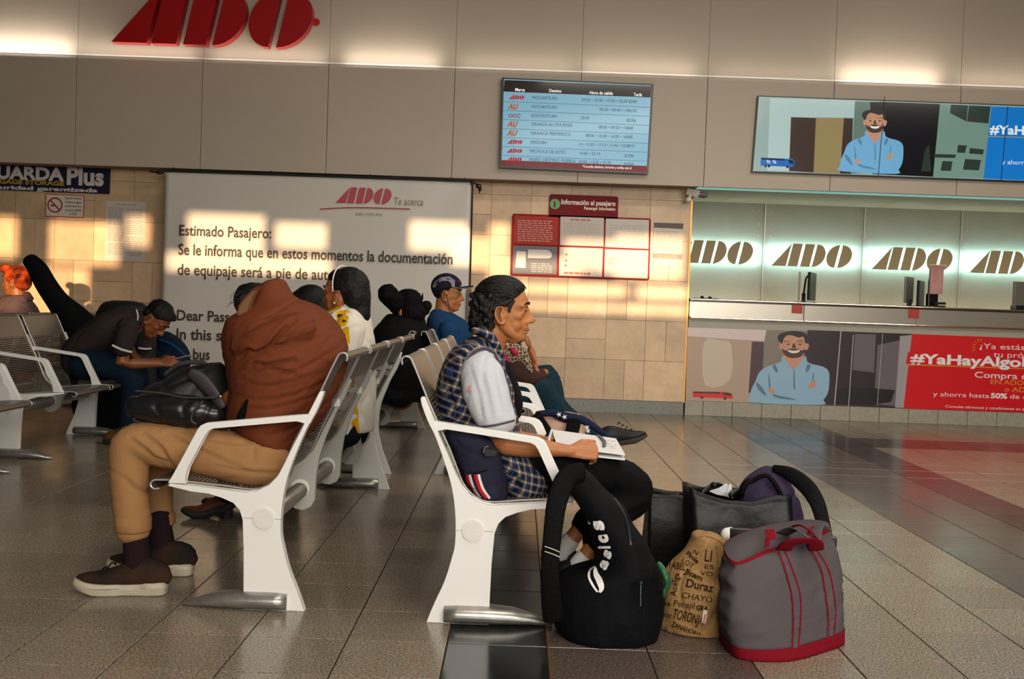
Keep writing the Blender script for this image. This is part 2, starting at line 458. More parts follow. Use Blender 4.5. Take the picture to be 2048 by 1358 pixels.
bx('trim_lit_ledge', (-9, 9, BY - .012, BY + .03, 3.306, 3.3215), mat('ledge_lit_white', '#efe6da', rough=.4))['kind'] = 'structure'  # white lip added, the lamp-lit ledge edge put into its colour
bx('light_strip', (1.72, 8.9, BY + .10, BY + .26, 2.2585, 2.2625), mat('teal_lamp', '#8fd0c8', emit=.55), bulk)
# soffit over the ticket counter
sof = bx('ceiling_alcove', (1.705, 9, BY + .30, AY + .1, 2.335, 2.42), mat('soffit_core', '#5f625a', rough=.9)); sof['kind'] = 'structure'
for i, x in enumerate([1.70 + .61 * k for k in range(0, 12)]):
    for j, y in enumerate([BY + .30, BY + .30 + .61, BY + .30 + 1.22]):
        bx('panel', (x + .003, x + .607, y + .003, min(y + .607, AY), 2.325, 2.335), mat('soffit_panel', '#d2d0c4', rough=.8), sof)
bx('wall_alcove', (1.705, 9, AY + .02, AY + .12, 0, 2.42), mat('alcove_core', '#3a403c', rough=.8))['kind'] = 'structure'
area('alcove_strip_lamp', (5.0, BY + .36, 2.315), (5.0, BY + .30, 2.0), 6.5, .05, 5, (.55, 1, .92))
area('alcove_strip_lamp', (5.0, BY + .42, 2.30), (5.0, AY, 1.0), 6.5, .08, 10, (1.0, .80, .55))

# steel back panels with logo plates and the lamps behind them
M_STEEL = mat('brushed_steel_panel', '#9c9f94', rough=.50, metal=.30, var=.08, scale=3)
M_STEEL2 = mat('brushed_steel_light', '#b9b4a8', rough=.38, metal=.6)
JX = [1.71, 2.83, 3.985, 5.11, 6.24]
for i in range(4):
    t = thing('wall_panel', ['steel back panel with backlit letters nearest the stone wall', 'steel back panel with backlit letters behind the left counter monitor',
        'steel back panel with backlit letters behind the pink notice stand', 'steel back panel with backlit letters at the right photo edge'][i], 'wall panel', ((JX[i]+JX[i+1])/2, AY, 1.0), group='steel panels behind the ticket counter')
    x0, x1 = JX[i] - t.location.x, JX[i+1] - t.location.x
    bm = bmesh.new(); box(bm, x0 + .004, x1 - .004, -.012, .02, 0, 1.325, bev=.003); fin('plate', bm, M_STEEL, t)
    bm = bmesh.new(); box(bm, x0 - .004, x0 + .010, -.03, -.012, 0, 1.325); fin('joint_strip', bm, M_STEEL2, t)
    bm = bmesh.new()
    for sx in (x0 + .07, x1 - .07):
        for z in (.06, .22, .36, .80, .95, 1.09, 1.24):
            cyl(bm, (sx, -.012, z), (sx, -.022, z), .009, 8)
    fin('bolts', bm, M_STEEL2, t, kind='stuff')
    lx = JX[i] + (.075 if i else .055)
    bm = bmesh.new(); ado(bm, Matrix.Translation((lx - t.location.x, -.125, .605)) @ FACE, .012, .262)
    # keep only what stands on the panel's side of the stone wall
    fin('letter_plates', bm, mat('logo_plate', '#a8977a', rough=.7), t)
    # lamps between the letters and the panel
    for dz in (-.085, .0, .085): area('logo_lamp', (t.location.x, AY - .105, 1.735 + dz), (t.location.x, AY, 1.735 + dz), 1.06, .02, 2.1, (.62, 1.0, .96))

area('counter_glow_fill', (5.0, AY - .32, 1.02), (5.0, AY, 1.30), 6.6, .06, 15, (1.0, .76, .48))  # added lamp imitating the warm counter's reflection on the steel panels
# ticket counter
ct = thing('ticket_counter', 'long steel-topped ticket counter with banner across its front', 'counter', (5.2, CY, 0))
def cb(name, a, m, bev=.003, **k):
    return bx(name, (a[0] - 5.2, a[1] - 5.2, a[2] - CY, a[3] - CY, a[4], a[5]), m, ct, bev=bev, **k)
M_CSTEEL = mat('counter_steel', '#b5ada0', rough=.33, metal=.75)
cb('body', (1.72, 8.6, CY + .012, CY + .55, 0.0, 1.0), mat('counter_body', '#8c8878', rough=.6))
cb('countertop', (1.72, 8.6, CY - .03, CY + .62, 1.148, 1.176), mat('counter_top', '#3a2c22', rough=.25))
for x0, x1 in ((1.72, 2.865), (2.87, 3.99), (3.995, 5.115), (5.12, 6.3)):
    cb('fascia_panel', (x0, x1, CY - .02, CY + .015, .99, 1.148), M_CSTEEL)
cyl_b = bmesh.new(); cyl(cyl_b, (1.73 - 5.2, -.035, 1.168), (8.6 - 5.2, -.035, 1.168), .007, 10); fin('edge_rail', cyl_b, mat('bright_rail', '#f2e2c4', rough=.18, metal=1), ct)
for x0, x1 in ((1.73, 2.86), (2.87, 3.99), (4.0, 8.6)):
    b_ = bmesh.new(); cyl(b_, (x0 - 5.2, -.045, .985), (x1 - 5.2, -.045, .985), .011, 10); fin('foot_rail', b_, mat('bright_rail', '#f2e2c4', rough=.18, metal=1), ct)
cb('apron', (1.72, 8.6, CY - .008, CY + .012, .86, .975), mat('apron_grey', '#a39f8f', rough=.5))
for i in range(22):
    x0 = at(1405.5, 815, CY).x + (i - 1) * .2955
    cb('base_tile', (max(1.715, x0) + .002, x0 + .2935, CY - .012, CY + .012, 0, .146), mat('base_tile', '#a19b87', rough=.5, var=.15, scale=30))
for px, py, w_, h_ in ((1595, 617, 22, 21), (1828, 627, 22, 21)):
    plate('queue_sign', [(px - w_/2, py - h_/2), (px + w_/2, py - h_/2 + 1), (px + w_/2 - 1, py + h_/2), (px - w_/2 - 1, py + h_/2 - 1)], CY - .024, mat('red_sign', '#b0392f', rough=.5)).parent = None
for o in list(bpy.data.objects):
    if o.name.startswith('queue_sign'):
        tag(o, 'small red square sign on counter fascia under the ' + ('left monitor' if o.name == 'queue_sign' else 'notice stand'), 'sign')
# ================================================================== THINGS ON THE WALLS
M_RED = mat('logo_red', '#b3141a', rough=.3, coat=.3)
M_REDS = mat('logo_red_side', '#5a0d0c', rough=.4)
t = thing('wall_logo', 'large red three-dimensional lettering high on the pale bulkhead', 'sign', (-3.97, BY, 3.42))
bm = bmesh.new(); ado(bm, Matrix.Translation((0, -.02, 0)) @ FACE, .10, .545)
fin('letters', bm, mat('logo_red_letters', '#a90c12', rough=.35), t)  # one even red on all letters
bm = bmesh.new()
for q in range(6): cyl(bm, (.25 + q * .29, .02, .2), (.25 + q * .29, -.03, .2), .012, 8)
fin('standoffs', bm, M_REDS, t)
bm = bmesh.new(); cyl(bm, (1.93, 0, .28), (1.93, -.02, .28), .035, 24); fin('trademark_dot', bm, M_RED, t)

# ---- departure screen
t = thing('departure_screen', 'departure board screen with blue timetable hung on the bulkhead', 'screen', at(1150, 252, BY))
def par(o, t=t):
    o.parent = t; o.matrix_parent_inverse = Matrix.Translation(-t.location); return o
TVY = BY - .09
c4 = [at(1004, 155, TVY), at(1307, 168, TVY), at(1297, 348, TVY), at(999, 335, TVY)]
bm = bmesh.new(); poly(bm, c4, Vector((0, .06, 0))); par(fin('housing', bm, mat('black_plastic', '#0b0b0c', rough=.35)))
bx_ = bmesh.new(); box(bx_, .25, .75, BY - .04, BY - .001, 2.6, 3.0); par(fin('wall_bracket', bx_, mat('black_plastic', ''), None))
E_BLUE = mat('screen_blue', '#7fb4cf', rough=.15, emit=.34)
sy = TVY - .002
par(plate('display', [(1008, 158), (1303, 171), (1293, 345), (1003, 331)], sy, E_BLUE, th=.001))
par(plate('header_bar', [(1009, 160), (1303, 172), (1301, 195), (1007, 183)], sy - .001, mat('screen_header', '#241f1a', rough=.12, emit=.6)))
par(plate('footer_bar', [(1003, 320), (1294, 332), (1293, 345), (1003, 331)], sy - .001, mat('screen_footer', '#5a0d10', rough=.12, emit=.8)))
lines = []
for k in range(7):
    y = 202.5 + 17.95 * k
    lines.append([(1007 - k*.5, y), (1301 - k*.9, y + 12), (1301 - k*.9, y + 12.7), (1007 - k*.5, y + .7)])
par(plates('row_lines', lines, sy - .001, mat('screen_line', '#3a5a68', emit=.3)))
T = bmesh.new(); ry = [198, 216, 234, 251, 269, 287, 305, 322]
dest = ['NOCHIXTLAN', 'NOCHIXTLAN', 'NOCHIXTLAN', 'OAXACA AU STA ROSA', 'OAXACA PERIFERICO', 'ORIZABA', 'PACHUCA DE SOTO', 'PASEO DESTINO PUEBLA']
dx = [1064, 1063, 1062, 1062, 1061, 1060, 1059, 1058]; dw = [49, 49, 50, 82, 79, 33, 71, 92]
hor = [('09:35 • 10:30 • 19:30 • 22:00 $298', 1163, 109), ('09:20 • 09:45 • 10$120', 1199, 73), ('23:00', 1161, 17), ('08:00 • 09:20 • 10$48', 1197, 68), ('08:00 • 15:40 • 16:00 • 16$48', 1171, 93), ('0 • 13:30 • 17:15 • 21:00 • 22:$810', 1159, 108), ('16:00 • 22:15', 1158, 40), ('09:00 • 13:30 • 23:30', 1157, 64)]
for k in range(8):
    wall_text(T, dest[k], dx[k], ry[k], sy - .002, 6.3, wpx=dw[k])
    s, x, wd = hor[k]; wall_text(T, s, x, ry[k] + (x - 1062) * .042, sy - .002, 5.8, wpx=wd)
for s, x, k in (('$256', 1253, 2), ('$1094', 1249, 6), ('$284', 1248, 7)): wall_text(T, s, x, ry[k] + 9, sy - .002, 5.8, wpx=18)
par(fin('timetable_text', T, mat('screen_ink', '#31505c', emit=.1), kind='stuff'))
T = bmesh.new()
for s, x, y, wd in (('Marca', 1030, 182, 19), ('Destino', 1098, 184, 24), ('Hora de salida', 1179, 188, 46), ('Tarifa', 1267, 192, 17)): wall_text(T, s, x, y, sy - .002, 6, wpx=wd, bold=.012)
wall_text(T, '*Consulta destinos, horarios y tarifas con el', 1165, 335, sy - .002, 5, wpx=97)
par(fin('header_text', T, mat('screen_white', '#e9e4e0', emit=.8)))
T = bmesh.new()
for k in (0, 5, 6, 7): ado(T, Matrix.Translation(at(1018 - k*.7, ry[k] + .5, sy - .002)) @ FACE, 0, 8.5 * sy / F_PX / 1.0 if False else 8.5 * sy / F_PX)
par(fin('red_logos', T, mat('screen_red', '#a31224', emit=.5)))
T = bmesh.new()
for k in (1, 3, 4): wall_text(T, 'AU', 1017 - k*.7, ry[k] + 2, sy - .002, 11, shear=.3, bold=.05, wpx=22)
par(fin('orange_logos', T, mat('screen_orange', '#a5582c', emit=.5)))
T = bmesh.new(); wall_text(T, 'OCC', 1016, ry[2] + .5, sy - .002, 7, shear=.2, bold=.02, wpx=24)
par(fin('dark_red_logo', T, mat('screen_dred', '#7b1126', emit=.4)))

# ---- printed / shown portrait of a man with folded arms, in the frame of the counter banner
HEAD = dict(
 shirt=[(1563,722),(1551,728),(1535,733),(1519,744),(1511,762),(1503,778),(1501,793),(1504,805),(1640,810),(1647,800),(1656,785),(1659,760),(1657,742),(1645,733),(1624,728),(1613,722),(1611,714),(1588,722),(1567,712)],
 neck=[(1570,706),(1569,718),(1580,732),(1586,739),(1594,733),(1606,719),(1606,704)],
 face=[(1565,680),(1563,694),(1567,706),(1575,714),(1587,716),(1600,714),(1608,706),(1612,692),(1611,678),(1605,668),(1588,665),(1572,668)],
 ears=[(1561,686),(1558,690),(1560,698),(1565,700),(1566,688)],
 ear2=[(1611,688),(1616,687),(1618,692),(1614,700),(1610,699)],
 beard=[(1564,697),(1569,709),(1578,715),(1588,716),(1600,714),(1608,706),(1610,698),(1604,701),(1598,699),(1588,697),(1578,698),(1571,701)],
 smile=[(1575,700),(1580,705),(1588,706.5),(1596,705),(1600,700),(1588,701.5)],
 hair=[(1562,686),(1556,676),(1560,668),(1572,664),(1588,662),(1604,664),(1613,669),(1615,678),(1612,688),(1609,679),(1606,673),(1598,675),(1588,672),(1578,670),(1571,673),(1567,679),(1565,686)],
 f3=[(1587,742),(1589,742),(1590,776),(1587,776)], f4=[(1551,730),(1556,742),(1552,744),(1545,733)], f5=[(1615,729),(1611,742),(1615,744),(1622,731)], f6=[(1512,765),(1522,772),(1532,788),(1528,790),(1516,778)],
 armfold=[(1547,788),(1560,792),(1578,795),(1592,800),(1578,799),(1560,797),(1546,792)],
 hand1=[(1535,779),(1540,777),(1549,778),(1547,788),(1541,786)],
 hand2=[(1616,774),(1622,766),(1631,760),(1632,768),(1628,775),(1620,777)],
 collar=[(1563,712),(1567,714),(1582,736),(1576,734),(1563,722)],
 collar2=[(1612,712),(1614,722),(1600,732),(1594,735),(1606,716)],
 fold=[(1536,745),(1540,760),(1541,776),(1538,776),(1537,760)],
 fold2=[(1627,744),(1628,755),(1624,764),(1625,754)],
 brow=[(1568,684),(1574,681.5),(1582,683),(1574,683.5)],
 brow2=[(1592,683),(1600,681),(1608,682),(1600,683)])
def portrait(t, Y, fx, fy, emit, sh, skin, bd, hr, k=1.0):
    pf = 'poster_%d_' % int(emit * 100)
    A = lambda pts: [(fx(x, y)) for x, y in pts]
    mm = lambda n, c: mat(pf + n, c, rough=.45, emit=emit)
    P = lambda n, keys, c, d, s=3: t.append(plates(n, [A(HEAD[q]) for q in keys], Y - d, mm(c, dict(sh=sh, sk=skin, bd=bd, hr=hr, wh='#e8ded6', sd=fy, gl='#c9a48c')[c]), None, smooth=s))
    P('printed_shirt', ['shirt'], 'sh', .002); P('printed_neck', ['neck', 'ears', 'ear2'], 'sk', .003)
    P('printed_folds', ['armfold', 'fold', 'fold2', 'f3', 'f4', 'f5', 'f6'], 'sd', .003); P('printed_face', ['face'], 'sk', .0045); P('printed_hand', ['hand1'], 'sk', .0045); P('printed_hand', ['hand2'], 'sk', .0045)
    P('printed_beard', ['beard'], 'bd', .006); P('printed_hair', ['hair', 'brow', 'brow2'], 'hr', .0065); P('printed_smile', ['smile'], 'wh', .0075)
    P('printed_collar', ['collar', 'collar2'], 'sh', .005, 0)
    bm = bmesh.new()
    for ex in (1576.5, 1600):
        c = [at(*A([(ex + 8.5 * math.cos(a * math.pi / 8), 689 + 6.2 * math.sin(a * math.pi / 8))])[0], Y - .008) for a in range(16)]
        tube(bm, c + [c[0]], .0028 * k, seg=5, cap=False)
    t.append(fin('printed_glasses', bm, mm('gl', '#c9a48c')))
    bm = bmesh.new()
    for ex in (1576.5, 1600):
        c = [at(*A([(ex + 3.5 * math.cos(a * math.pi / 4), 688.5 + 1.4 * math.sin(a * math.pi / 4))])[0], Y - .008) for a in range(8)]
        poly(bm, c)
    poly(bm, [at(*A([p])[0], Y - .006) for p in ((1586, 687), (1589, 687), (1592, 696), (1584, 696))])
    t.append(fin('printed_eyes', bm, mm('bd', bd)))
# ---- video wall
t = thing('video_wall', 'wide blue advertising screen with smiling man above the ticket counter', 'screen', at(1780, 280, BY))
VY = BY - .05; V = []
f2 = lambda x, y: (1750 + (x - 1588) * .80 + 0, 243 + (y - 690) * .87 + (x - 1588) * .01)
bm = bmesh.new(); poly(bm, [at(1516, 191, VY), at(2150, 214, VY), at(2144, 368, VY), at(1504, 344, VY)], Vector((0, .05, 0))); V.append(fin('housing', bm, mat('black_plastic', '')))
e = lambda n, c, s=.75: mat('video_' + n, c, rough=.15, emit=s * .72)
V.append(plate('display', [(1518, 193), (2150, 216), (2142, 365), (1506, 342)], VY - .002, e('pale', '#8fa9a6', .5), th=.001))
V.append(plates('picture_window', [[(1540, 196), (1710, 201), (1709, 235), (1582, 235), (1578, 342), (1535, 341)]], VY - .003, e('white', '#a9c3c4', .5)))
V.append(plates('picture_brown', [[(1582, 234), (1632, 236), (1627, 345), (1578, 342)], [(1688, 236), (1706, 237), (1702, 348), (1680, 347)]], VY - .003, e('brown', '#3d302b', .5)))
V.append(plates('picture_tan', [[(1632, 235), (1688, 236), (1680, 347), (1627, 345)]], VY - .0035, e('tan', '#8f8058', .5)))
V.append(plates('picture_glass', [[(1710, 203), (1740, 204), (1738, 345), (1702, 347)]], VY - .0035, e('glass', '#5f7a70', .5)))
V.append(plates('picture_dark', [[(1768, 204), (1880, 208), (1872, 354), (1745, 348), (1740, 204)]], VY - .0036, e('dark', '#15141a', .5)))
V.append(plates('picture_hall', [[(1880, 208), (1983, 212), (1968, 357), (1866, 354)]], VY - .0038, e('hall', '#6f8f86', .5)))
V.append(plates('picture_hall_shade', [[(1938, 211), (1981, 213), (1977, 247), (1934, 243)], [(1902, 209), (1936, 211), (1933, 243), (1900, 226)], [(1868, 308), (1912, 309), (1910, 316), (1868, 315)], [(1916, 290), (1934, 291), (1930, 306), (1914, 305)], [(1940, 296), (1968, 299), (1966, 309), (1938, 307)], [(1930, 318), (1962, 320), (1958, 341), (1926, 339)], [(1885, 322), (1905, 323), (1902, 342), (1881, 341)], [(1842, 342), (1850, 300), (1858, 288), (1862, 343)]], VY - .0039, e('hallsh', '#2c3934', .5)))
V.append(plate('picture_blue', [(1983, 213), (2150, 218), (2142, 365), (1967, 357)], VY - .004, e('blue', '#1272c4', .6)))
V.append(plates('picture_rule', [[(1974, 272), (2140, 277), (2140, 278.6), (1974, 273.4)]], VY - .005, e('gold', '#b2953f', .5)))
portrait(V, VY - .003, f2, '#3f78a0', .35, '#5fa2cf', '#b88468', '#2c1a15', '#0e0c0c')
V.append(plate('picture_bus', [(1522, 315), (1585, 318), (1589, 322), (1587, 334), (1521, 331)], VY - .005, e('bus', '#1565b5', .5)))
V.append(plates('picture_bus_window', [[(1523, 316), (1570, 318), (1570, 321), (1523, 319)], [(1575, 319), (1586, 321), (1587, 328), (1580, 327)]], VY - .006, e('buswin', '#0c1a2c', .4)))
V.append(plates('picture_bus_wheels', [[(1531 + dx + 2.6 * math.cos(a), 332 + dx * .04 + 2.6 * math.sin(a)) for a in [i * .785 for i in range(8)]] for dx in (0, 7, 44)], VY - .0065, e('wheel', '#0a0a0a', .3)))
T = bmesh.new(); wall_text(T, '#YaHayAlgo', 1980, 267, VY - .006, 17, bold=.03, wpx=150); wall_text(T, 'y ahorra hasta', 2004, 328, VY - .006, 9, wpx=84); wall_text(T, 'Ya', 1533, 326, VY - .0062, 6, bold=.03, wpx=8); wall_text(T, 'Ya', 1545, 326.5, VY - .0062, 6, bold=.03, wpx=8)
V.append(fin('picture_text', T, e('txt', '#dfe6ea', .6)))
V.append(plates('bezel_seam', [[(x0, 193), (x0 + 1.3, 193), (x0 - 11.7, 352), (x0 - 13, 352)] for x0 in (1769,)] + [[(2015, 213), (2016.3, 213), (2003, 360), (2001.7, 360)]] , VY - .010, mat('black_plastic', '')))
for o in V: par(o, t)

# ---- counter banner
t = thing('counter_banner', 'long printed vinyl banner with smiling man on the counter front', 'banner', at(1700, 740, CY))
BNY = CY - .016; V = []
p = lambda n, c: mat('banner_' + n, c, rough=.38, spec=.4)
bm = bmesh.new()
N = 40
for i in range(N):
    pass
poly(bm, [at(1375, 655, BNY), at(2250, 684, BNY), at(2240, 831, BNY), at(1371, 801, BNY)], Vector((0, .004, 0)))
V.append(fin('vinyl', bm, p('beige', '#b59a84')))
V.append(plates('printed_curtain', [[(1375, 655), (1533, 660), (1528, 682), (1440, 677), (1375, 672)]], BNY - .001, p('curtain', '#d9c4bf')))
V.append(plates('printed_glow', [[(1408, 684), (1440, 681), (1462, 690), (1460, 760), (1410, 770)]], BNY - .001, p('glow', '#c9b5a0'), smooth=3))
V.append(plates('printed_plum', [[(1504, 683), (1528, 684), (1524, 780), (1497, 786)]], BNY - .001, p('plum', '#4b3338')))
V.append(plates('printed_pillar', [[(1533, 660), (1618, 662), (1614, 800), (1524, 780), (1528, 690)]], BNY - .0015, p('pillar', '#847a6c')))
V.append(plates('printed_dark', [[(1616, 660), (1824, 668), (1807, 816), (1600, 808), (1608, 700)]], BNY - .002, p('dark', '#33282c')))
V.append(plates('printed_haze', [[(1755, 690), (1823, 676), (1812, 815), (1748, 808)], [(1710, 668), (1752, 669), (1748, 745), (1705, 740)]], BNY - .0025, p('haze', '#6b6168')))
V.append(plates('printed_pale_edge', [[(1800, 672), (1824, 670), (1807, 816), (1790, 815)]], BNY - .0027, p('edge', '#a39a9c')))
V.append(plates('printed_seats', [[(1672, 778), (1700, 774), (1740, 776), (1790, 780), (1782, 804), (1740, 810), (1672, 808)]], BNY - .0028, p('seats', '#241d22')))
V.append(plates('printed_frames', [[(1681, 662), (1683, 662), (1670, 811), (1668, 811)], [(1706, 670), (1707.5, 670), (1698, 812), (1696.5, 812)], [(1765, 668), (1766, 668), (1755, 812), (1754, 812)]], BNY - .003, p('frames', '#b9b0ac')))
V.append(plate('printed_red', [(1824, 668), (2250, 684), (2240, 831), (1807, 817)], BNY - .003, p('red', '#d4131c')))
V.append(plate('printed_red_label', [(1816, 704), (2200, 718), (2196, 742), (1812, 728)], BNY - .004, p('red', '')))
V.append(plate('printed_rule', [(1812, 728), (2200, 742), (2200, 744), (1812, 730)], BNY - .0045, p('gold', '#d9922e')))
portrait(V, BNY - .002, lambda x, y: (x, y), '#55788f', 0.0, '#8fb3c9', '#c98f74', '#4a2a20', '#1d1414')
V.append(plate('printed_bus', [(1386, 783), (1455, 784), (1464, 788), (1466, 797), (1386, 794)], BNY - .003, p('busred', '#d8281d'), smooth=0))
V.append(plates('printed_bus_window', [[(1387, 783), (1440, 784), (1440, 787), (1387, 786)], [(1442, 785), (1463, 787), (1464, 792), (1450, 790)]], BNY - .004, p('black', '#1b1213')))
V.append(plates('printed_wheels', [[(cx + 3 * math.cos(a), cy + 3 * math.sin(a)) for a in [i * .785 for i in range(8)]] for cx, cy in ((1404, 795), (1450, 797))], BNY - .0045, p('black', '')))
T = bmesh.new(); q = BNY - .006
wall_text(T, '¿Ya estás listo', 1958, 697, q, 11, wpx=140); wall_text(T, 'tu próximo', 1987, 714, q, 11, wpx=108)
wall_text(T, '#YaHayAlgoMás', 1822, 726, q, 19, bold=.035, wpx=290, shear=.0)
wall_text(T, 'Compra con', 1948, 755, q, 12, bold=.008, wpx=130)
wall_text(T, 'y ahorra hasta', 1866, 792, q, 9, wpx=112); wall_text(T, '50%', 1981, 796, q, 10, bold=.04, wpx=33); wall_text(T, 'de descuento', 2019, 797, q, 9, wpx=110)
wall_text(T, 'Consulta términos y condiciones en ado.com.mx', 1890, 815, q, 5.2, wpx=205)
V.append(fin('printed_white_text', T, p('white', '#efe6e2'), kind='stuff'))
T = bmesh.new(); wall_text(T, 'EN ADO.COM', 1980, 768, q, 9.5, bold=.008, wpx=110); wall_text(T, 'o ADO APP', 2008, 783, q, 9.5, wpx=96, bold=.008)
for a in range(6): 
    an = R(200 - a * 22); c = Vector((1962, 695)); 
    d = Vector((math.cos(an), -math.sin(an))); n_ = Vector((-d.y, d.x)) * .7
    poly(T, [at(*(c + d * 12 + n_), q), at(*(c + d * 12 - n_), q), at(*(c + d * 18 - n_), q), at(*(c + d * 18 + n_), q)])
V.append(fin('printed_gold_text', T, p('gold', ''), kind='stuff'))
for o in V: par(o, t)

# ---- notice banner
t = thing('hanging_banner', 'large white vinyl passenger notice banner hung from the bulkhead', 'banner', at(630, 345, 10.05))
NY = 10.08; V = []
def wr(u, v):
    d = .010 * math.sin(u * 23 + v * 5) * math.exp(-u * 9) + .010 * math.sin((1 - u) * 30 - v * 14) * math.exp(-(1 - u) * 8) * math.exp(-v * 2.5)
    d += .006 * noise.noise(Vector((u * 5, v * 4, 1.3)))
    return d
A0, B0, C0, D0 = at(330, 343, NY), at(943, 364, NY), at(936, 790, NY), at(316, 775, NY)
bm = bmesh.new(); G = []; NU, NV = 70, 50
for j in range(NV + 1):
    row = []
    for i in range(NU + 1):
        u, v_ = i / NU, j / NV
        p_ = (A0.lerp(B0, u)).lerp(D0.lerp(C0, u), v_); p_.y += .020 + wr(u, v_) 
        row.append(bm.verts.new(p_))
    G.append(row)
for j in range(NV):
    for i in range(NU): bm.faces.new((G[j][i], G[j][i+1], G[j+1][i+1], G[j+1][i]))
o = fin('vinyl_sheet', bm, mat('white_vinyl', '#cfc8bd', rough=.40, spec=.45), None, smooth=True); V.append(o)
md = o.modifiers.new('s', 'SOLIDIFY'); md.thickness = .0015
bm = bmesh.new(); tube(bm, [at(326, 341, NY), at(947, 362, NY)], .012, seg=10); V.append(fin('shadow_gap_rod', bm, mat('shadow_gap_dark', '#0f1a15', rough=.5)))  # dark rod put in for the shadow gap along the banner's top
bm = bmesh.new(); tube(bm, [at(945, 372, NY), at(940, 575, NY)], .008, seg=8); V.append(fin('side_cord', bm, mat('black_plastic', '')))
bm = bmesh.new()
for px in ((945, 366), (955, 372), (960, 378)): ell(bm, at(*px, NY - .01), (.018, .018, .022))
tube(bm, [at(945, 366, NY - .01), at(962, 370, NY - .01), at(959, 385, NY - .01)], .007, seg=6); ell(bm, at(318, 345, NY), (.03, .02, .02)); tube(bm, [at(300, 343, NY), at(326, 346, NY)], .008, seg=6)
V.append(fin('clips', bm, mat('black_plastic', ''), kind='stuff'))
for px in (345, 540, 740, 930):
    bm = bmesh.new(); p_ = at(px, 342 + (px - 330) * .035, NY); p2 = Vector((p_.x, NY, 2.250)); tube(bm, [p_, p2, p2 + Vector((0, .10, .004))], .005, seg=6, rnd=False); V.append(fin('hanger', bm, mat('black_plastic', '')))
bm = bmesh.new(); q = at(937, 620, NY - .02); box(bm, q.x - .022, q.x + .022, q.y - .02, q.y + .02, q.z - .22, q.z + .20, bev=.004); V.append(fin('weight_bar', bm, mat('bar_grey', '#5c5348', rough=.5)))
T = bmesh.new(); q = NY - .004
for s, x, y, wd, h in (('Estimado Pasajero:', 357, 470, 184, 20), ('Se le informa que en estos momentos la documentación', 356, 509, 549, 21), ('de equipaje será a pie de autobús.', 354, 549, 357, 21),
        ('Dear Passenger:', 352, 640, 172, 20), ('In this season the luggage', 351, 678, 300, 21), ('the bus', 345, 717, 75, 21)):
    T = bmesh.new(); wall_text(T, s, x, y, q, h * 1.04, bold=.016, wpx=wd)
    V.append(fin('text_line', T, mat('notice_ink', '#3b3026', rough=.5), kind='stuff'))
T = bmesh.new(); ado(T, Matrix.Translation(at(672, 405, q)) @ FACE, 0, .152)
tube(T, [at(641, 418, q), at(700, 415, q), at(760, 416, q), at(820, 418, q)], .005, seg=6, sub=4)
V.append(fin('red_logo', T, mat('notice_red', '#b4434b', rough=.5)))
T = bmesh.new(); wall_text(T, 'Te acerca', 787, 409, q, 15, wpx=58, shear=.12); wall_text(T, 'ado.com.mx', 712, 430, q, 7.5, wpx=52, spacing=1.2)
V.append(fin('slogan_text', T, mat('notice_grey', '#8a7f7a', rough=.5)))
for o in V: par(o, t)

# ---- luggage storage sign
t = thing('storage_sign', 'dark blue luggage storage sign on the stone wall, top left', 'sign', at(110, 355, WY))
SYY = WY - .03; V = []
bm = bmesh.new(); poly(bm, [at(-70, 323, SYY), at(220, 334, SYY), at(218, 388, SYY), at(-70, 377, SYY)], Vector((0, .025, 0))); V.append(fin('board', bm, mat('sign_navy', '#141a33', rough=.4)))
T = bmesh.new(); q = SYY - .003
wall_text(T, 'GUARDA', -36, 355, q, 24, bold=.045, wpx=164); wall_text(T, 'Plus', 132, 368, q, 34, bold=.04, wpx=74)
wall_text(T, 'Seguridad garantizada', -38, 376.5, q, 7.5, bold=.04, wpx=234)
V.append(fin('white_lettering', T, mat('sign_white', '#cfc3bb', rough=.5)))
T = bmesh.new(); wall_text(T, 'LUGGAGE STORAGE', -36, 365.5, q, 8.5, bold=.04, wpx=164); V.append(fin('yellow_lettering', T, mat('sign_yellow', '#b58e17', rough=.5)))
for o in V: par(o, t)
# ---- no smoking sign
t = thing('no_smoking_sign', 'small white no smoking sign with red border on stone wall', 'sign', at(130, 411, WY))
NYY = WY - .012; V = [plate('board', [(91, 387), (169, 391), (167, 436), (90, 433)], NYY, mat('ns_red', '#b8503f', rough=.5), th=.008),
     plate('face', [(93, 389), (167, 392.6), (165.5, 434), (92, 431)], NYY - .002, mat('ns_white', '#d8cdbd', rough=.5))]
bm = bmesh.new(); c = at(110, 410, NYY - .004); k = 14 * NYY / F_PX
pts = [c + Vector((k * math.cos(a), 0, k * math.sin(a))) for a in [i * math.pi / 16 for i in range(33)]]
tube(bm, pts, .007, seg=6, cap=False); tube(bm, [c + Vector((-k * .7, 0, k * .7)), c + Vector((k * .7, 0, -k * .7))], .007, seg=6); V.append(fin('red_ring', bm, mat('ns_ring', '#a3241c', rough=.5)))
T = bmesh.new()
for i, s in enumerate(('Respete la Sección', 'Si observa a alguien', 'fumando dentro de la', 'terminal al 5533545')): wall_text(T, s, 130, 398 + i * 8, NYY - .004, 4.6, wpx=33, bold=.01)
wall_text(T, 'al 3187', 139, 430, NYY - .004, 4.6, wpx=15, bold=.01)
box(T, c.x - .045, c.x + .005, NYY - .005, NYY - .003, c.z - .012, c.z)
V.append(fin('black_text', T, mat('notice_ink', '')))
for o in V: par(o, t)
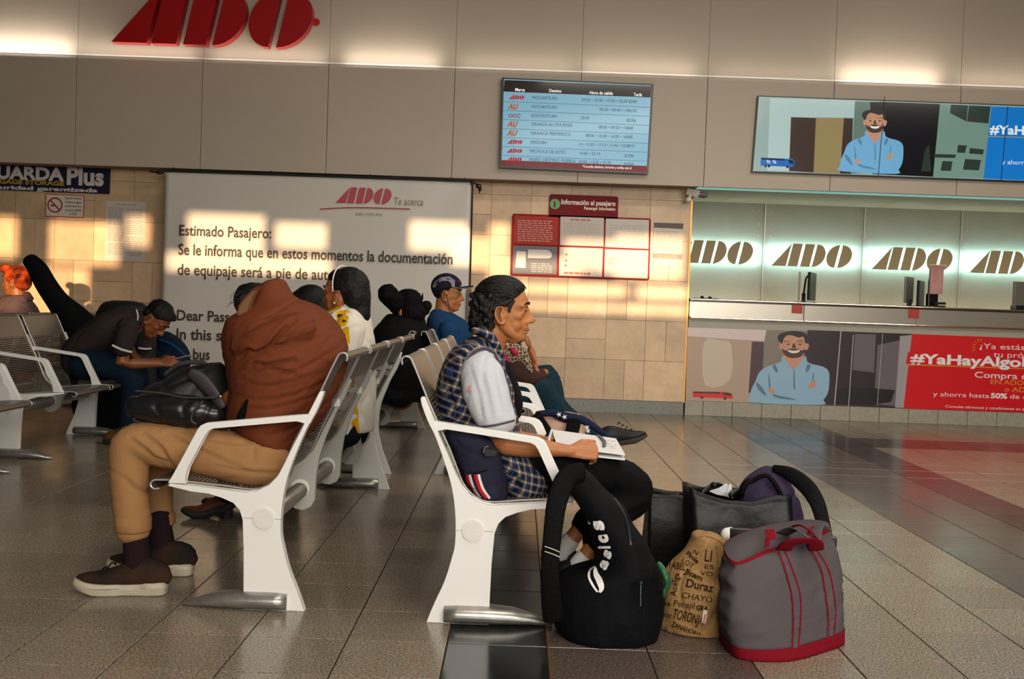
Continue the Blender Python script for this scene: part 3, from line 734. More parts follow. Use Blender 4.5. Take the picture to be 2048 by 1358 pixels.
# ---- paper notice
def text_rows(T, x0, y0, x1, n, dy, Y, h=3, seed=1, skip=()):
    rnd = random.Random(seed)
    for i in range(n):
        if i in skip: continue
        x = x0
        while x < x1 - 4:
            w_ = min(rnd.uniform(4, 12), x1 - x); y = y0 + i * dy + (x - x0) * .036
            poly(T, [at(x, y, Y), at(x + w_, y + w_ * .036, Y), at(x + w_, y + w_ * .036 + h * .45, Y), at(x, y + h * .45, Y)]); x += w_ + 2
t = thing('paper_notice', 'plain white printed notice sheet taped left of the big banner', 'notice', at(250, 463, WY))
V = [plate('sheet', [(212, 401), (292, 404), (290, 524), (209, 522)], WY - .006, mat('paper', '#c9beb1', rough=.7), th=.003)]
T = bmesh.new(); text_rows(T, 216, 415, 248, 24, 4, WY - .008, seed=2, skip=(9, 17)); text_rows(T, 254, 418, 286, 24, 4, WY - .008, seed=3, skip=(5, 13)); V.append(fin('printed_rows', T, mat('paper_ink', '#9d9086', rough=.7), kind='stuff'))
T = bmesh.new(); text_rows(T, 232, 408, 272, 1, 4, WY - .008, seed=5); V.append(fin('red_heading', T, mat('paper_red', '#b4766a', rough=.7)))
for o in V: par(o, t)

# ---- passenger information board
t = thing('information_board', 'red passenger information board with six sheets on stone wall', 'notice board', at(1160, 480, WY))
IY = WY - .035; V = []
def rrect(x0, y0, x1, y1, r, s=.036):
    o = []
    for cx, cy, a0 in ((x1 - r, y0 + r, -90), (x1 - r, y1 - r, 0), (x0 + r, y1 - r, 90), (x0 + r, y0 + r, 180)):
        for i in range(4):
            a = R(a0 + i * 30); x = cx + r * math.cos(a); y = cy + r * math.sin(a); o.append((x - (y - y0) * .028, y + (x - x0) * s))
    return o
M_BRED = mat('board_red', '#8c1013', rough=.6, spec=.2)
bm = bmesh.new(); poly(bm, [at(x, y, IY) for x, y in rrect(1025, 427, 1302, 551, 4)], Vector((0, .03, 0))); V.append(fin('backing', bm, M_BRED))
bm = bmesh.new(); poly(bm, [at(x, y, IY) for x, y in rrect(1099, 388, 1237, 435, 5)], Vector((0, .03, 0))); V.append(fin('header_panel', bm, mat('board_red2', '#7b1014', rough=.6, spec=.2)))
cells = [[(1029, 431), (1117, 434), (1115, 490), (1028, 487)], [(1121, 433), (1208, 436), (1207, 493), (1120, 490)], [(1212, 437), (1298, 440), (1297, 498), (1210, 494)],
         [(1027, 491), (1114, 494), (1113, 549), (1025, 547)], [(1119, 494), (1206, 497), (1204, 554), (1118, 551)], [(1210, 498), (1297, 501), (1295, 557), (1208, 554)]]
cc = ['#b03a2c', '#cfc3b8', '#d2c8bf', '#75777c', '#d3c8ba', '#d6ccc2']
for i, q in enumerate(cells):
    V.append(plate('info_sheet', q, IY - .003, mat('sheet_%d' % i, cc[i], rough=.6, spec=.2), th=.002))
T = bmesh.new(); text_rows(T, 1127, 446, 1200, 11, 4, IY - .005, seed=8); text_rows(T, 1220, 450, 1290, 8, 5, IY - .005, seed=9); text_rows(T, 1135, 515, 1195, 8, 4, IY - .005, seed=4); V.append(fin('printed_rows', T, mat('sheet_ink', '#b9aca1', rough=.6), kind='stuff'))
T = bmesh.new(); text_rows(T, 1140, 438, 1186, 1, 4, IY - .005, seed=11, h=5); text_rows(T, 1128, 544, 1184, 1, 4, IY - .005, seed=12, h=7)
for px, py in ((1133, 509), (1132, 521), (1131, 531)): ell(T, at(px, py, IY - .004), (.01, .003, .01), seg=8, rings=5)
V.append(fin('red_marks', T, mat('sheet_red', '#b5483c', rough=.6), kind='stuff'))
T = bmesh.new(); text_rows(T, 1035, 440, 1105, 10, 4.4, IY - .005, seed=14); text_rows(T, 1062, 526, 1104, 5, 4, IY - .005, seed=15); V.append(fin('white_rows', T, mat('sheet_wrow', '#d9b7ac', rough=.6), kind='stuff'))
V.append(plates('white_shapes', [[(1033, 502), (1052, 503), (1051, 536), (1031, 535)], [(1056, 499), (1095, 500), (1103, 505), (1104, 513), (1098, 517), (1055, 516)]], IY - .0055, mat('sheet_wh', '#d8cfc6', rough=.6), kind='stuff'))
T = bmesh.new(); poly(T, [at(1225 + 11 * math.cos(i * .4), 521 + 9 * math.sin(i * .4), IY - .005) for i in range(15)]); V.append(fin('grey_stamp', T, mat('sheet_stamp', '#b3a7a7', rough=.6), kind='stuff'))
T = bmesh.new(); wall_text(T, 'Información al pasajero', 1122, 408, IY - .004, 9.5, bold=.03, wpx=108); wall_text(T, 'Passenger Information', 1168, 419, IY - .004, 6, bold=.03, wpx=62); V.append(fin('header_text', T, mat('sign_white2', '#ead9ce', rough=.5)))
bm = bmesh.new(); c = at(1110, 408, IY - .004); poly(bm, [c + Vector((.052 * math.cos(i * .314), 0, .052 * math.sin(i * .314))) for i in range(20)], Vector((0, .003, 0))); V.append(fin('green_disc', bm, mat('info_green', '#3f8f2f', rough=.4)))
T = bmesh.new(); wall_text(T, 'i', 1107.5, 414, IY - .006, 11, bold=.05); V.append(fin('info_mark', T, mat('board_red2', '')))
for o in V: par(o, t)
# ---- poster to the right of it
t = thing('wall_poster', 'pale printed poster with dark top strip between board and counter', 'poster', at(1338, 490, WY))
V = [plate('sheet', [(1308, 443), (1367, 447), (1363, 533), (1306, 530)], WY - .008, mat('poster_pale', '#cdbfae', rough=.5), th=.004),
     plate('top_strip', [(1308, 445), (1367, 447), (1366, 458), (1308, 455)], WY - .010, mat('poster_dark', '#4e3a33', rough=.5)),
     plate('red_strip', [(1306, 506), (1365, 509), (1364, 519), (1306, 516)], WY - .010, mat('poster_red', '#c07464', rough=.5))]
T = bmesh.new(); text_rows(T, 1312, 462, 1358, 10, 4, WY - .0105, seed=21); text_rows(T, 1314, 511, 1356, 2, 3, WY - .012, seed=22); V.append(fin('printed_rows', T, mat('sheet_ink2', '#b09f90', rough=.6), kind='stuff'))
for o in V: par(o, t)
# ---- security camera at the bulkhead corner
t = thing('security_camera', 'small white security camera under the bulkhead corner', 'camera', at(1385, 390, 10.35))
c = at(1388, 387, 10.3) - t.location
bm = bmesh.new(); tube(bm, [c + Vector((-.07, 0, .02)), c + Vector((.06, -.02, -.01))], .033, seg=4, rnd=False); fin('housing', bm, mat('camera_white', '#d6cdc2', rough=.4), t)
bm = bmesh.new(); tube(bm, [c + Vector((.06, -.02, -.01)), c + Vector((.10, -.026, -.015))], .03, seg=14); fin('lens', bm, mat('camera_grey', '#57534f', rough=.3), t)
bm = bmesh.new(); tube(bm, [c + Vector((-.03, 0, -.01)), c + Vector((-.05, .03, -.07)), c + Vector((-.05, .15, -.07))], .016, seg=8); ell(bm, c + Vector((-.045, .02, -.06)), (.03, .03, .025)); fin('bracket', bm, mat('camera_white', ''), t)

# ---- things on the counter
def monitor(px0, py0, px1, py1, label, thin, Y=10.85):
    a, b = at(px0, py0, Y), at(px1, py1, Y)
    t = thing('monitor', label, 'monitor', ((a.x + b.x) / 2, Y, 1.176), group='monitors on the ticket counter')
    return t, a - t.location, b - t.location
t, a, b = monitor(1592, 541, 1634, 602, 'thin silver and black monitor seen edge-on, left on counter', 1)
def slab(name, c, w_, h_, th, yaw, m, parent, bev=.004):
    bm = bmesh.new(); box(bm, -w_/2, w_/2, -th/2, th/2, -h_/2, h_/2, bev=bev, M=Matrix.Translation(c) @ Matrix.Rotation(R(yaw), 4, 'Z')); return fin(name, bm, m, parent)
slab('silver_back', (-.075, 0, .17), .30, .29, .02, 75, mat('monitor_silver', '#7d776c', rough=.4, metal=.4), t)
slab('screen', (.055, .0, .17), .36, .29, .03, 65, mat('black_plastic', ''), t)
bm = bmesh.new(); box(bm, -.04, -.01, -.02, .02, 0, .10); box(bm, -.10, .08, -.09, .09, 0, .012); tube(bm, [(-.03, 0, .05), (-.015, -.02, .25), (.01, 0, .28)], .01, seg=6); fin('stand', bm, mat('black_plastic', ''), t)
t, a, b = monitor(1809, 549, 1865, 612, 'grey backed monitor beside the pink notice stand on counter', 1)
slab('silver_back', (-.10, 0, .17), .25, .27, .02, 52, mat('monitor_silver', ''), t)
slab('screen', (.03, .02, .14), .30, .26, .03, 60, mat('black_plastic', ''), t)
slab('terminal', (.135, -.02, .07), .11, .14, .05, 10, mat('black_plastic', ''), t)
bm = bmesh.new(); box(bm, -.11, -.07, -.02, .02, 0, .08); box(bm, -.14, .16, -.08, .08, 0, .01); fin('stand', bm, mat('black_plastic', ''), t)
t = thing('notice_stand', 'upright pink printed notice stand on the ticket counter', 'notice', at(1856, 612, 10.72)); t.location.z = 1.176
bm = bmesh.new(); box(bm, -.006, .006, -.01, .01, 0, .40); box(bm, -.03, .05, -.04, .04, 0, .012); fin('post', bm, mat('chrome_bright', '#d8cfc4', rough=.2, metal=1), t)
slab('notice_face', (.075, 0, .28), .135, .29, .006, 0, mat('pink_print', '#c58b86', rough=.5, var=.25, scale=12), t, .001)
bm = bmesh.new(); box(bm, -.01, .17, -.02, .02, .425, .437); fin('top_bar', bm, mat('cream_bar', '#d9b98f', rough=.4), t)
t = thing('stapler', 'small black stapler right of the pink notice stand', 'stapler', (at(1880, 612, 10.72).x, 10.72, 1.176))
bm = bmesh.new(); box(bm, -.05, .05, -.02, .02, 0, .02, bev=.004); box(bm, -.05, .055, -.018, .018, .03, .055, bev=.008); cyl(bm, (-.045, -.02, .03), (-.045, .02, .03), .02, 10); fin('stapler_body', bm, mat('black_plastic', ''), t)
t = thing('monitor', 'grey box terminal at the far right end of the counter', 'monitor', (at(2045, 618, 10.8).x, 10.8, 1.176), group='monitors on the ticket counter')
slab('silver_back', (0, 0, .16), .22, .27, .04, 10, mat('monitor_silver', ''), t); bm = bmesh.new(); box(bm, -.10, .10, -.06, .06, 0, .05, bev=.005); fin('stand', bm, mat('black_plastic', ''), t)
t = thing('key_tray', 'flat dark tray of small things at the counter\'s left end', 'tray', (at(1410, 597, 10.7).x, 10.7, 1.176))
bm = bmesh.new(); box(bm, -.12, .12, -.05, .05, 0, .01, bev=.003); ell(bm, (-.03, 0, .018), (.02, .02, .015), seg=8, rings=6); ell(bm, (.05, 0, .018), (.02, .02, .012), seg=8, rings=6); fin('tray_body', bm, mat('black_plastic', ''), t)
# ================================================================== BENCHES
M_FRAME = mat('white_powder_coat', '#dedbd5', rough=.32, spec=.5, bump=.02, bscale=300)
M_FOOT = mat('cast_foot_metal', '#b3afa8', rough=.34, metal=.8, var=.25, scale=30)
M_BEAM = mat('beam_metal', '#8a8378', rough=.35, metal=.6)
def shell_mat():
    m = mat('perforated_shell', '#6f665b', rough=.36, metal=.45); nt, b, L = nodes(m)
    uv = nt.nodes.new('ShaderNodeUVMap'); sp = nt.nodes.new('ShaderNodeSeparateXYZ'); L(uv.outputs[0], sp.inputs[0])
    def mth(op, a, c=None):
        n = nt.nodes.new('ShaderNodeMath'); n.operation = op
        for i, x in enumerate((a, c)):
            if x is None: continue
            if isinstance(x, (int, float)): n.inputs[i].default_value = x
            else: L(x, n.inputs[i])
        return n.outputs[0]
    fr = mth('FRACT', mth('DIVIDE', sp.outputs[1], .0145))
    slot = mth('LESS_THAN', fr, .42)
    a = mth('LESS_THAN', mth('ABSOLUTE', sp.outputs[0]), .225)
    c = mth('MULTIPLY', mth('GREATER_THAN', sp.outputs[1], .11), mth('LESS_THAN', sp.outputs[1], .80))
    k = mth('MULTIPLY', mth('MULTIPLY', slot, a), c)
    L(mth('SUBTRACT', 1.0, k), b.inputs['Alpha'])
    return m
M_SHELL = shell_mat()
OUT = [(0, .0), (.025, .066), (.055, .137), (.076, .212), (.086, .266), (.084, .352), (.072, .435), (.05, .509), (.012, .608), (-.018, .665), (-.042, .728), (-.037, .739), (-.029, .737)]
INN = [(.003, .666), (.023, .615), (.052, .555), (.077, .499), (.097, .452), (.129, .416), (.168, .396), (.205, .390), (.283, .400), (.387, .409), (.462, .413), (.466, .405)]
LEG = [(.387, .390), (.33, .385), (.284, .375), (.245, .359), (.222, .335), (.211, .302), (.207, .196), (.204, .0)]
FRAME = crom(OUT, 3) + INN + LEG
LOBE = [(.086, .262), (.10, .235), (.13, .222), (.16, .226), (.185, .245), (.20, .272), (.206, .30), (.222, .335), (.245, .359), (.284, .375), (.33, .385), (.387, .390)]
BRACK = [(.086, .262), (.084, .352), (.072, .435), (.05, .509), (.012, .608), (-.018, .665), (-.042, .728), (-.037, .739), (-.029, .737)] + INN + LOBE[::-1][0:-1]
SHELL = [(.512, .388), (.524, .386), (.536, .392), (.539, .403), (.532, .413), (.518, .417), (.46, .4175), (.38, .412), (.28, .404), (.205, .396), (.165, .402), (.132, .421), (.103, .455), (.083, .50), (.058, .56), (.029, .62), (.0, .68), (-.028, .74), (-.054, .80), (-.078, .852), (-.085, .863), (-.097, .868), (-.108, .864), (-.112, .853), (-.110, .842)]
def shell_mesh():
    pts = crom(SHELL, 2); bm = bmesh.new(); uvl = bm.loops.layers.uv.new('UVMap'); rows_ = []; s = 0; arc = []
    NJ = 6
    for i, (u, z) in enumerate(pts):
        if i: s += math.hypot(u - pts[i-1][0], z - pts[i-1][1])
        arc.append(s); rows_.append([bm.verts.new((u, -.262 + .524 * j / NJ, z)) for j in range(NJ + 1)])
    for i in range(len(pts) - 1):
        for j in range(NJ):
            f = bm.faces.new((rows_[i][j], rows_[i][j+1], rows_[i+1][j+1], rows_[i+1][j]))
            for l in f.loops:
                k = i if l.vert in rows_[i] else i + 1
                l[uvl].uv = (l.vert.co.y, arc[k])
            f.smooth = True
    me = bpy.data.meshes.new('seat_shell'); bm.to_mesh(me); bm.free(); me.materials.append(M_SHELL); return me
SHELL_ME = shell_mesh()
def rim_bm():
    bm = bmesh.new(); pts = crom(SHELL, 2)
    tube(bm, [(u, 0, z) for u, z in pts], .0032, seg=6)
    return bm
bm = rim_bm(); me_rim = bpy.data.meshes.new('shell_rim'); bm.to_mesh(me_rim); bm.free(); me_rim.materials.append(mat('rim_metal', '#b5b0a8', rough=.35, metal=.4))
def mesh_of(bm, name, m, smooth=False):
    bmesh.ops.recalc_face_normals(bm, faces=bm.faces)
    me = bpy.data.meshes.new(name); bm.to_mesh(me); bm.free(); me.materials.append(m)
    if smooth:
        for p in me.polygons: p.use_smooth = True
    return me
bm = bmesh.new(); prism(bm, FRAME, -.018, .018, bev=.0025); FR_ME = mesh_of(bm, 'end_frame', M_FRAME)
bm = bmesh.new(); prism(bm, BRACK, -.014, .014, bev=.002); BR_ME = mesh_of(bm, 'seat_bracket', mat('shaded_bracket', '#a5a299', rough=.4))  # bracket grey has the shade on the white frames put into the colour
ARM = [(-.002, .632), (.020, .630), (.045, .640), (.320, .606), (.337, .598), (.349, .582), (.405, .468), (.412, .440), (.410, .414), (.468, .414), (.452, .440), (.372, .600), (.362, .612), (.345, .620), (.06, .655), (.0, .662)]
bm = bmesh.new(); prism(bm, ARM, -.017, .017, bev=.003); ARM_ME = mesh_of(bm, 'armrest', M_FRAME)
bm = bmesh.new(); tube(bm, [(.058, 0, .030), (.10, 0, .031), (.20, 0, .031), (.28, 0, .028), (.34, 0, .020), (.38, 0, .012), (.412, 0, .006)], [(.045, .030), (.048, .032), (.048, .032), (.042, .028), (.028, .019), (.016, .011), (.005, .004)], seg=16, rnd=False)
for v in bm.verts: v.co.z = max(0.001, v.co.z)
FT_ME = mesh_of(bm, 'foot_bar', M_FOOT, True)
bm = bmesh.new(); tube(bm, [(.143, -.0225, .308), (.143, .0225, .308)], .036, seg=32, rnd=False); tube(bm, [(.143, -.0235, .308), (.143, .0235, .308)], .031, seg=32, rnd=False)
HUB_ME = mesh_of(bm, 'hub_disc', mat('hub_disc', '#d6d2ca', rough=.4, bump=.12, bscale=90))
bm = bmesh.new(); prism(bm, [(.085, .307), (.108, .307), (.108, .3085), (.085, .3085)], -.0187, .0187); SEAM_ME = mesh_of(bm, 'seam', mat('seam_dark', '#8d8880', rough=.8)); bm = bmesh.new(); prism(bm, [(.178, .307), (.209, .307), (.209, .3085), (.178, .3085)], -.0187, .0187); SEAM2_ME = mesh_of(bm, 'seam', mat('seam_dark', ''))
for v in FT_ME.vertices: pass
def bench(x0, y0, n, face, label, pitch=.575):
    L_ = n * pitch
    t = thing('bench', label, 'bench', (x0, y0 if face > 0 else y0 + L_, 0), 0 if face > 0 else math.pi, group='airport style beam benches')
    for k in range(n + 1):
        y = k * pitch; end = k in (0, n)
        o = link('end_frame' if end else 'seat_bracket', FR_ME if end else BR_ME, t); o.location.y = y
        a = link('armrest', ARM_ME, t); a.location.y = y
        if end:
            f = link('foot_bar', FT_ME, t); f.location.y = y
            link('seam', SEAM_ME, o); link('seam', SEAM2_ME, o)
        h = link('hub_disc', HUB_ME, o)
        if not end: h.scale.y = .8
    for k in range(n):
        s = link('seat_shell', SHELL_ME, t); s.location.y = (k + .5) * pitch
        for yy in (-.262, .262): r_ = link('shell_rim', me_rim, s); r_.location.y = yy
    bm = bmesh.new(); cyl(bm, (.143, .02, .300), (.143, L_ - .02, .300), .030, 20); fin('beam', bm, M_BEAM, t, smooth=True)
    return t
R1 = bench(-.263, 3.40, 4, 1, 'white and steel bench under the man in the plaid vest')
L1 = bench(-.678, 3.47, 4, -1, 'white and steel bench under the man in the brown jacket')
L2 = bench(-.73, 6.28, 4, -1, 'next bench behind the brown jacket man\'s bench, in line with it')
R2 = bench(-.47, 6.33, 4, 1, 'bench beyond the plaid vest man\'s bench, under the man in the cap')
L3A = bench(-3.23, 3.52, 4, 1, 'darker bench at the left photo edge, the nearer of the two there')
L3B = bench(-3.23, 6.36, 2, 1, 'darker bench at left, under the young man with the phone')
# ================================================================== PEOPLE
SKIN = mat('skin_warm_brown', '#a5673a', rough=.50, var=.14, scale=14, bump=.12, bscale=220, spec=.4)
SKIN2 = mat('skin_tan', '#95582f', rough=.5, var=.12, scale=14, spec=.4)
LIP = mat('lip', '#7d4433', rough=.45)
HAIR = mat('hair_black', '#0c0a09', rough=.55, spec=.22, bump=.5, bscale=120)
EYE = mat('eye_white', '#54463a', rough=.3); IRIS = mat('eye_dark', '#140d08', rough=.1)
V3 = Vector
def hmat(c, yaw=0, pitch=0, roll=0, s=1.0):
    """head frame: local +x is where the face looks, z up; yaw about z (180 = facing -x), pitch>0 looks down"""
    return Matrix.Translation(V3(c)) @ Matrix.Rotation(R(yaw), 4, 'Z') @ Matrix.Rotation(R(pitch), 4, 'Y') @ Matrix.Rotation(R(roll), 4, 'X') @ Matrix.Scale(s, 4)
def head_bm(bm, M, nose=1.0, jowl=0.0, ears=True, gaunt=0.0):
    b = bmesh.new()
    ell(b, (-.008, 0, .035), (.096, .075, .086), seg=24, rings=16)
    ell(b, (.030, 0, .030), (.062, .066, .066), seg=20, rings=12)          # forehead
    tube(b, [(.018, 0, .03), (.022, 0, -.02), (.034, 0, -.06), (.045, 0, -.092)], [(.066, .066), (.064, .062), (.053, .052), (.036, .036)], seg=20, sub=3, ref=(1, 0, 0))
    for s in (-1, 1):
        tube(b, [(-.012, s * .052, -.028), (.008, s * .050, -.062), (.045, s * .030, -.090), (.068, s * .012, -.101)], [.022, .020, .018, .016], seg=10, sub=2)   # jaw line
        ell(b, (.054, s * .044, -.018), (.022, .018, .020))                 # cheek bone
        ell(b, (.046, s * .034, -.050), (.028, .022, .036 - .006 * gaunt))   # cheek
        tube(b, [(.084, s * .010, .022), (.083, s * .030, .027), (.068, s * .052, .020)], .0095, seg=8, sub=2)   # brow
        ell(b, (.073, s * .031, .007), (.0145, .017, .0105)); ell(b, (.072, s * .031, -.006), (.0135, .015, .007))                 # lids
        ell(b, (.096, s * .012, -.038), (.013, .0085, .009))                # nostril
        if ears:
            er = [(-.008 + .020 * math.cos(a) - .006 * math.sin(a), s * (.083 - .009 * math.cos(a)), -.020 + .033 * math.sin(a)) for a in [i * .4488 for i in range(14)]]
            tube(b, er + [er[0]], .0052, seg=6, cap=True)
            ell(b, (.000, s * .073, -.020), (.013, .005, .024)); ell(b, (.011, s * .078, -.024), (.005, .006, .008)); ell(b, (.004, s * .078, -.048), (.009, .006, .010)); tube(b, [(-.004, s*.079, .000), (-.010, s*.081, -.018), (-.002, s*.079, -.034)], .0035, seg=6, sub=2)
    tube(b, [(.082, 0, .024), (.092, 0, .004), (.104 * nose, 0, -.018), (.115 * nose, 0, -.032)], [(.010, .009), (.0095, .010), (.011, .012), (.012, .011)], seg=10, sub=2)
    ell(b, (.112 * nose, 0, -.035), (.013, .012, .010)); ell(b, (.080, 0, -.010), (.022, .019, .034)); ell(b, (.086, 0, -.034), (.024, .018, .015)); ell(b, (.070, 0, -.045), (.026, .036, .022))
    ell(b, (.078, 0, -.058), (.020, .030, .020)); ell(b, (.089, 0, -.063), (.013, .023, .0070)); ell(b, (.088, 0, -.078), (.012, .020, .0075))
    ell(b, (.074, 0, -.098), (.020, .022, .017)); ell(b, (.066, 0, -.084), (.020, .030, .018))
    if jowl: tube(b, [(.05, 0, -.105), (.01, 0, -.10)], [.03, .035], seg=10)
    me = bpy.data.meshes.new('h'); b.to_mesh(me); b.free(); me.transform(M); bm.from_mesh(me); bpy.data.meshes.remove(me)
def ear_room(M, co):
    q = M.inverted() @ co
    k = max(0, min(1, (q.x + .030) / .016)) * max(0, min(1, (.016 - q.z) / .012))
    line = .022 + (q.x - .015) * .95
    k2 = max(0, min(1, (q.x - .012) / .012)) * max(0, min(1, (line - q.z) / .012)) * (1 - k)
    return (M.to_3x3() @ V3((0, -q.y, 0))) * (.55 * k) + (M.to_3x3() @ V3((-q.x * .45, -q.y * .35, (.02 - q.z) * .2))) * k2
def hairfold(M, amp, f):
    g = folds(amp, f)
    return lambda co, n: n * g(co, n) + ear_room(M, co)
def face_parts(t, M, brow=True, s=1.0, lids=True):
    for sd in (-1, 1):
        bm = bmesh.new(); ell(bm, (.0780, sd * .031, .0035), (.0115, .0120, .0085), seg=12, rings=8); bm.transform(M); o = fin('eye', bm, EYE, t, smooth=True)
        bm = bmesh.new(); ell(bm, (.0870, sd * .031, .003), (.0035, .0058, .0058), seg=10, rings=6); bm.transform(M); fin('iris', bm, IRIS, o, smooth=True)
    for sd in (-1, 1):
        bm = bmesh.new(); tube(bm, [(.096, sd * .012, .029), (.094, sd * .030, .035), (.079, sd * .052, .028)], [.0035, .0048, .002], seg=6, sub=2); bm.transform(M); fin('eyebrow', bm, HAIR, t, smooth=True)
    bm = bmesh.new(); tube(bm, [(.086, -.021, -.0705), (.099, -.008, -.0695), (.099, .008, -.0695), (.086, .021, -.0705)], [.002, .0042, .0042, .002], seg=6, sub=2); bm.transform(M); fin('lips', bm, LIP, t, smooth=True)
def hand_bm(bm, wrist, d, n, s=1.0, curl=35, spread=8, thumb=1, th_out=45):
    """d: along the hand, n: out of the back of the hand; thumb: +1/-1 side"""
    d = V3(d).normalized(); n = V3(n); n = (n - d * n.dot(d)).normalized(); l = d.cross(n) * thumb
    W = V3(wrist)
    tube(bm, [W - d * .02, W + d * .02, W + d * .055, W + d * .088], [(.022 * s, .017 * s), (.030 * s, .015 * s), (.038 * s, .014 * s), (.037 * s, .011 * s)], seg=12, ref=n)
    for i, (off, ln, r) in enumerate(((.028, .072, .0088), (.0095, .080, .0090), (-.010, .074, .0086), (-.028, .058, .0076))):
        p = W + d * (.084 if i < 3 else .078) * s + l * off * s; a = R(spread * (1.5 - i) / 1.5)
        dd = (d * math.cos(a) + l * math.sin(a)).normalized(); pts = [p - d * .03, p]; ang = 0
        for k, seg in enumerate((.45, .32, .25)):
            ang += R(curl) * (1.0, 1.1, .7)[k]
            p = p + (dd * math.cos(ang) - n * math.sin(ang)) * ln * seg * s; pts.append(p)
        tube(bm, pts, [r * s, r * s, r * .97 * s, r * .88 * s, r * .72 * s], seg=8)
    p = W + d * .022 * s + l * .022 * s; a = R(th_out)
    td = (d * math.cos(a) + l * math.sin(a) - n * .25).normalized()
    p1 = p + td * .038 * s; td2 = (d * .92 + l * .2 - n * .35).normalized(); p2 = p1 + td2 * .032 * s; p3 = p2 + td2 * .024 * s
    tube(bm, [W + d * .01 + l * .012, p1, p2, p3], [.014 * s, .0115 * s, .0100 * s, .0078 * s], seg=8)
def sl(bm, rows, Y, seg=28, mid=None):
    """stack of level oval sections: (photo row, left, right, half depth[, y centre])"""
    pts, rad = [], []
    for r in rows:
        y = r[4] if len(r) > 4 else Y
        a, b = at(r[1], r[0], y), at(r[2], r[0], y)
        pts.append((a + b) / 2); rad.append(((b.x - a.x) / 2, r[3]))
    q = crom([tuple(p) + r for p, r in zip(pts, rad)], 4)
    rings = []
    q = [(*x[:3], max(.004, x[3]), max(.004, x[4])) for x in q]
    for x, y, z, rx, ry in q:
        rings.append([bm.verts.new((x + rx * math.cos(t), y + ry * math.sin(t), z)) for t in [2 * math.pi * k / seg for k in range(seg)]])
    for i in range(len(rings) - 1):
        for k in range(seg): bm.faces.new((rings[i][k], rings[i][(k+1) % seg], rings[i+1][(k+1) % seg], rings[i+1][k]))
    bm.faces.new(rings[0][::-1]); bm.faces.new(rings[-1])
    return bm
def shoe(t, heel, d, m_up, m_sole, st=1.0, L=.285, h=.085, lift=0.0, heelblock=0.0, name='shoe', laces=None, M_heel=None, pitch=0.0):
    """heel: floor point under the back of the heel; d: direction of the toe in the floor plane"""
    d = V3((d[0], d[1], 0)).normalized(); s = V3((-d.y, d.x, 0)); H = V3(heel)
    M = Matrix((( d.x, s.x, 0, H.x), (d.y, s.y, 0, H.y), (0, 0, 1, H.z), (0, 0, 0, 1))) @ Matrix.Rotation(R(pitch), 4, 'Y')
    k = L / .285; z0 = heelblock
    bm = bmesh.new()
    for xx, wy, za, zb in ():
        pass
    prof = [(.0, .022), (.03, .034), (.09, .033), (.14, .037), (.19, .045), (.235, .043), (.265, .032), (.283, .014)]
    def outline(e): return [(x * k + (e if i else -e), y * k + e) for i, (x, y) in enumerate(prof)]
    o = outline(.004); pts = [(x, -y) for x, y in o] + [(x, y) for x, y in o[::-1]]
    pts = crom(pts, 3, True)
    if m_sole:
        rows_ = []
        lv = [(0, -.006), (.004, 0), (.018 * st, .003), (.026 * st, .001), (.030 * st, -.003)]
        for z, e in lv:
            rows_.append([bm.verts.new((x + (e if x > .14 * k else -e), y + (e if y > 0 else -e), z + z0 * max(0, 1 - x / (.17 * k)) + (.022 * max(0, (x / k - .22) / .065)) ** 1.0 * (1 if z < .01 else .7) + (.006 if x < .06 * k and z > .01 else 0))) for x, y in pts])
        for i in range(len(lv) - 1):
            for j in range(len(pts)): bm.faces.new((rows_[i][j], rows_[i][(j+1) % len(pts)], rows_[i+1][(j+1) % len(pts)], rows_[i+1][j]))
        bm.faces.new(rows_[0][::-1]); bm.faces.new(rows_[-1])
        bm.transform(M); sole_bm = bm
    bm = bmesh.new()
    zz = .022 * st
    def zb(x): return zz + z0 * max(0, 1 - x / .17) + .02 * max(0, (x - .2) / .085)
    secs = [(.006, .024, .040), (.02, .031, .060), (.06, .033, .068), (.10, .033, .060), (.14, .037, .050), (.18, .042, .040), (.22, .041, .030), (.25, .034, .022), (.272, .018, .014)]
    tube(bm, [(x * k, 0, zb(x) + hh * .42 * h / .085) for x, _, hh in secs], [(w_ * k, hh * .62 * h / .085) for _, w_, hh in secs], seg=16, sub=2, ref=(0, 0, 1))
    for v in bm.verts:
        lo = zb(v.co.x / k) - .004
        if v.co.z < lo: v.co.z = lo
    bm.transform(M); up = fin(name, bm, m_up, t, smooth=True)
    if m_sole: fin('sole', sole_bm, m_sole, up, smooth=False)
    if m_sole and st > 1.2:
        bm = bmesh.new(); tube(bm, [M @ V3((x * 1.004, y * 1.03, .020 * st + .018 * max(0, (x / k - .22) / .065) + (.006 if x < .06 * k else 0))) for x, y in pts + pts[:1]], .0014, seg=5, rnd=False, cap=False); fin('sole_line', bm, M_BLKSHOE, up)
    if heelblock:
        bm = bmesh.new(); tube(bm, [(.028, 0, .0), (.030, 0, z0 + .01)], [(.026, .026), (.030, .030)], seg=14, rnd=False); bm.transform(M); fin('heel', bm, M_heel or m_sole or m_up, up)
    if laces:
        bm = bmesh.new()
        for i in range(4):
            x = (.12 + .022 * i) * k; z = zb(x / k) + (.078 - .011 * i) * h / .085
            tube(bm, [(x, -.022, z - .012), (x + .008, 0, z), (x + .016, .022, z - .012)], .0028, seg=6, sub=2)
        tube(bm, [(.115 * k, -.03, .070 + z0), (.105 * k, -.01, .088 + z0), (.11 * k, .012, .098 + z0), (.10 * k, .03, .080 + z0)], .003, seg=6, sub=3)
        bm.transform(M); fin('laces', bm, laces, up, smooth=True)
    return up

M_BLKSHOE = mat('black_shoe', '#0c0b0a', rough=.5, spec=.3)
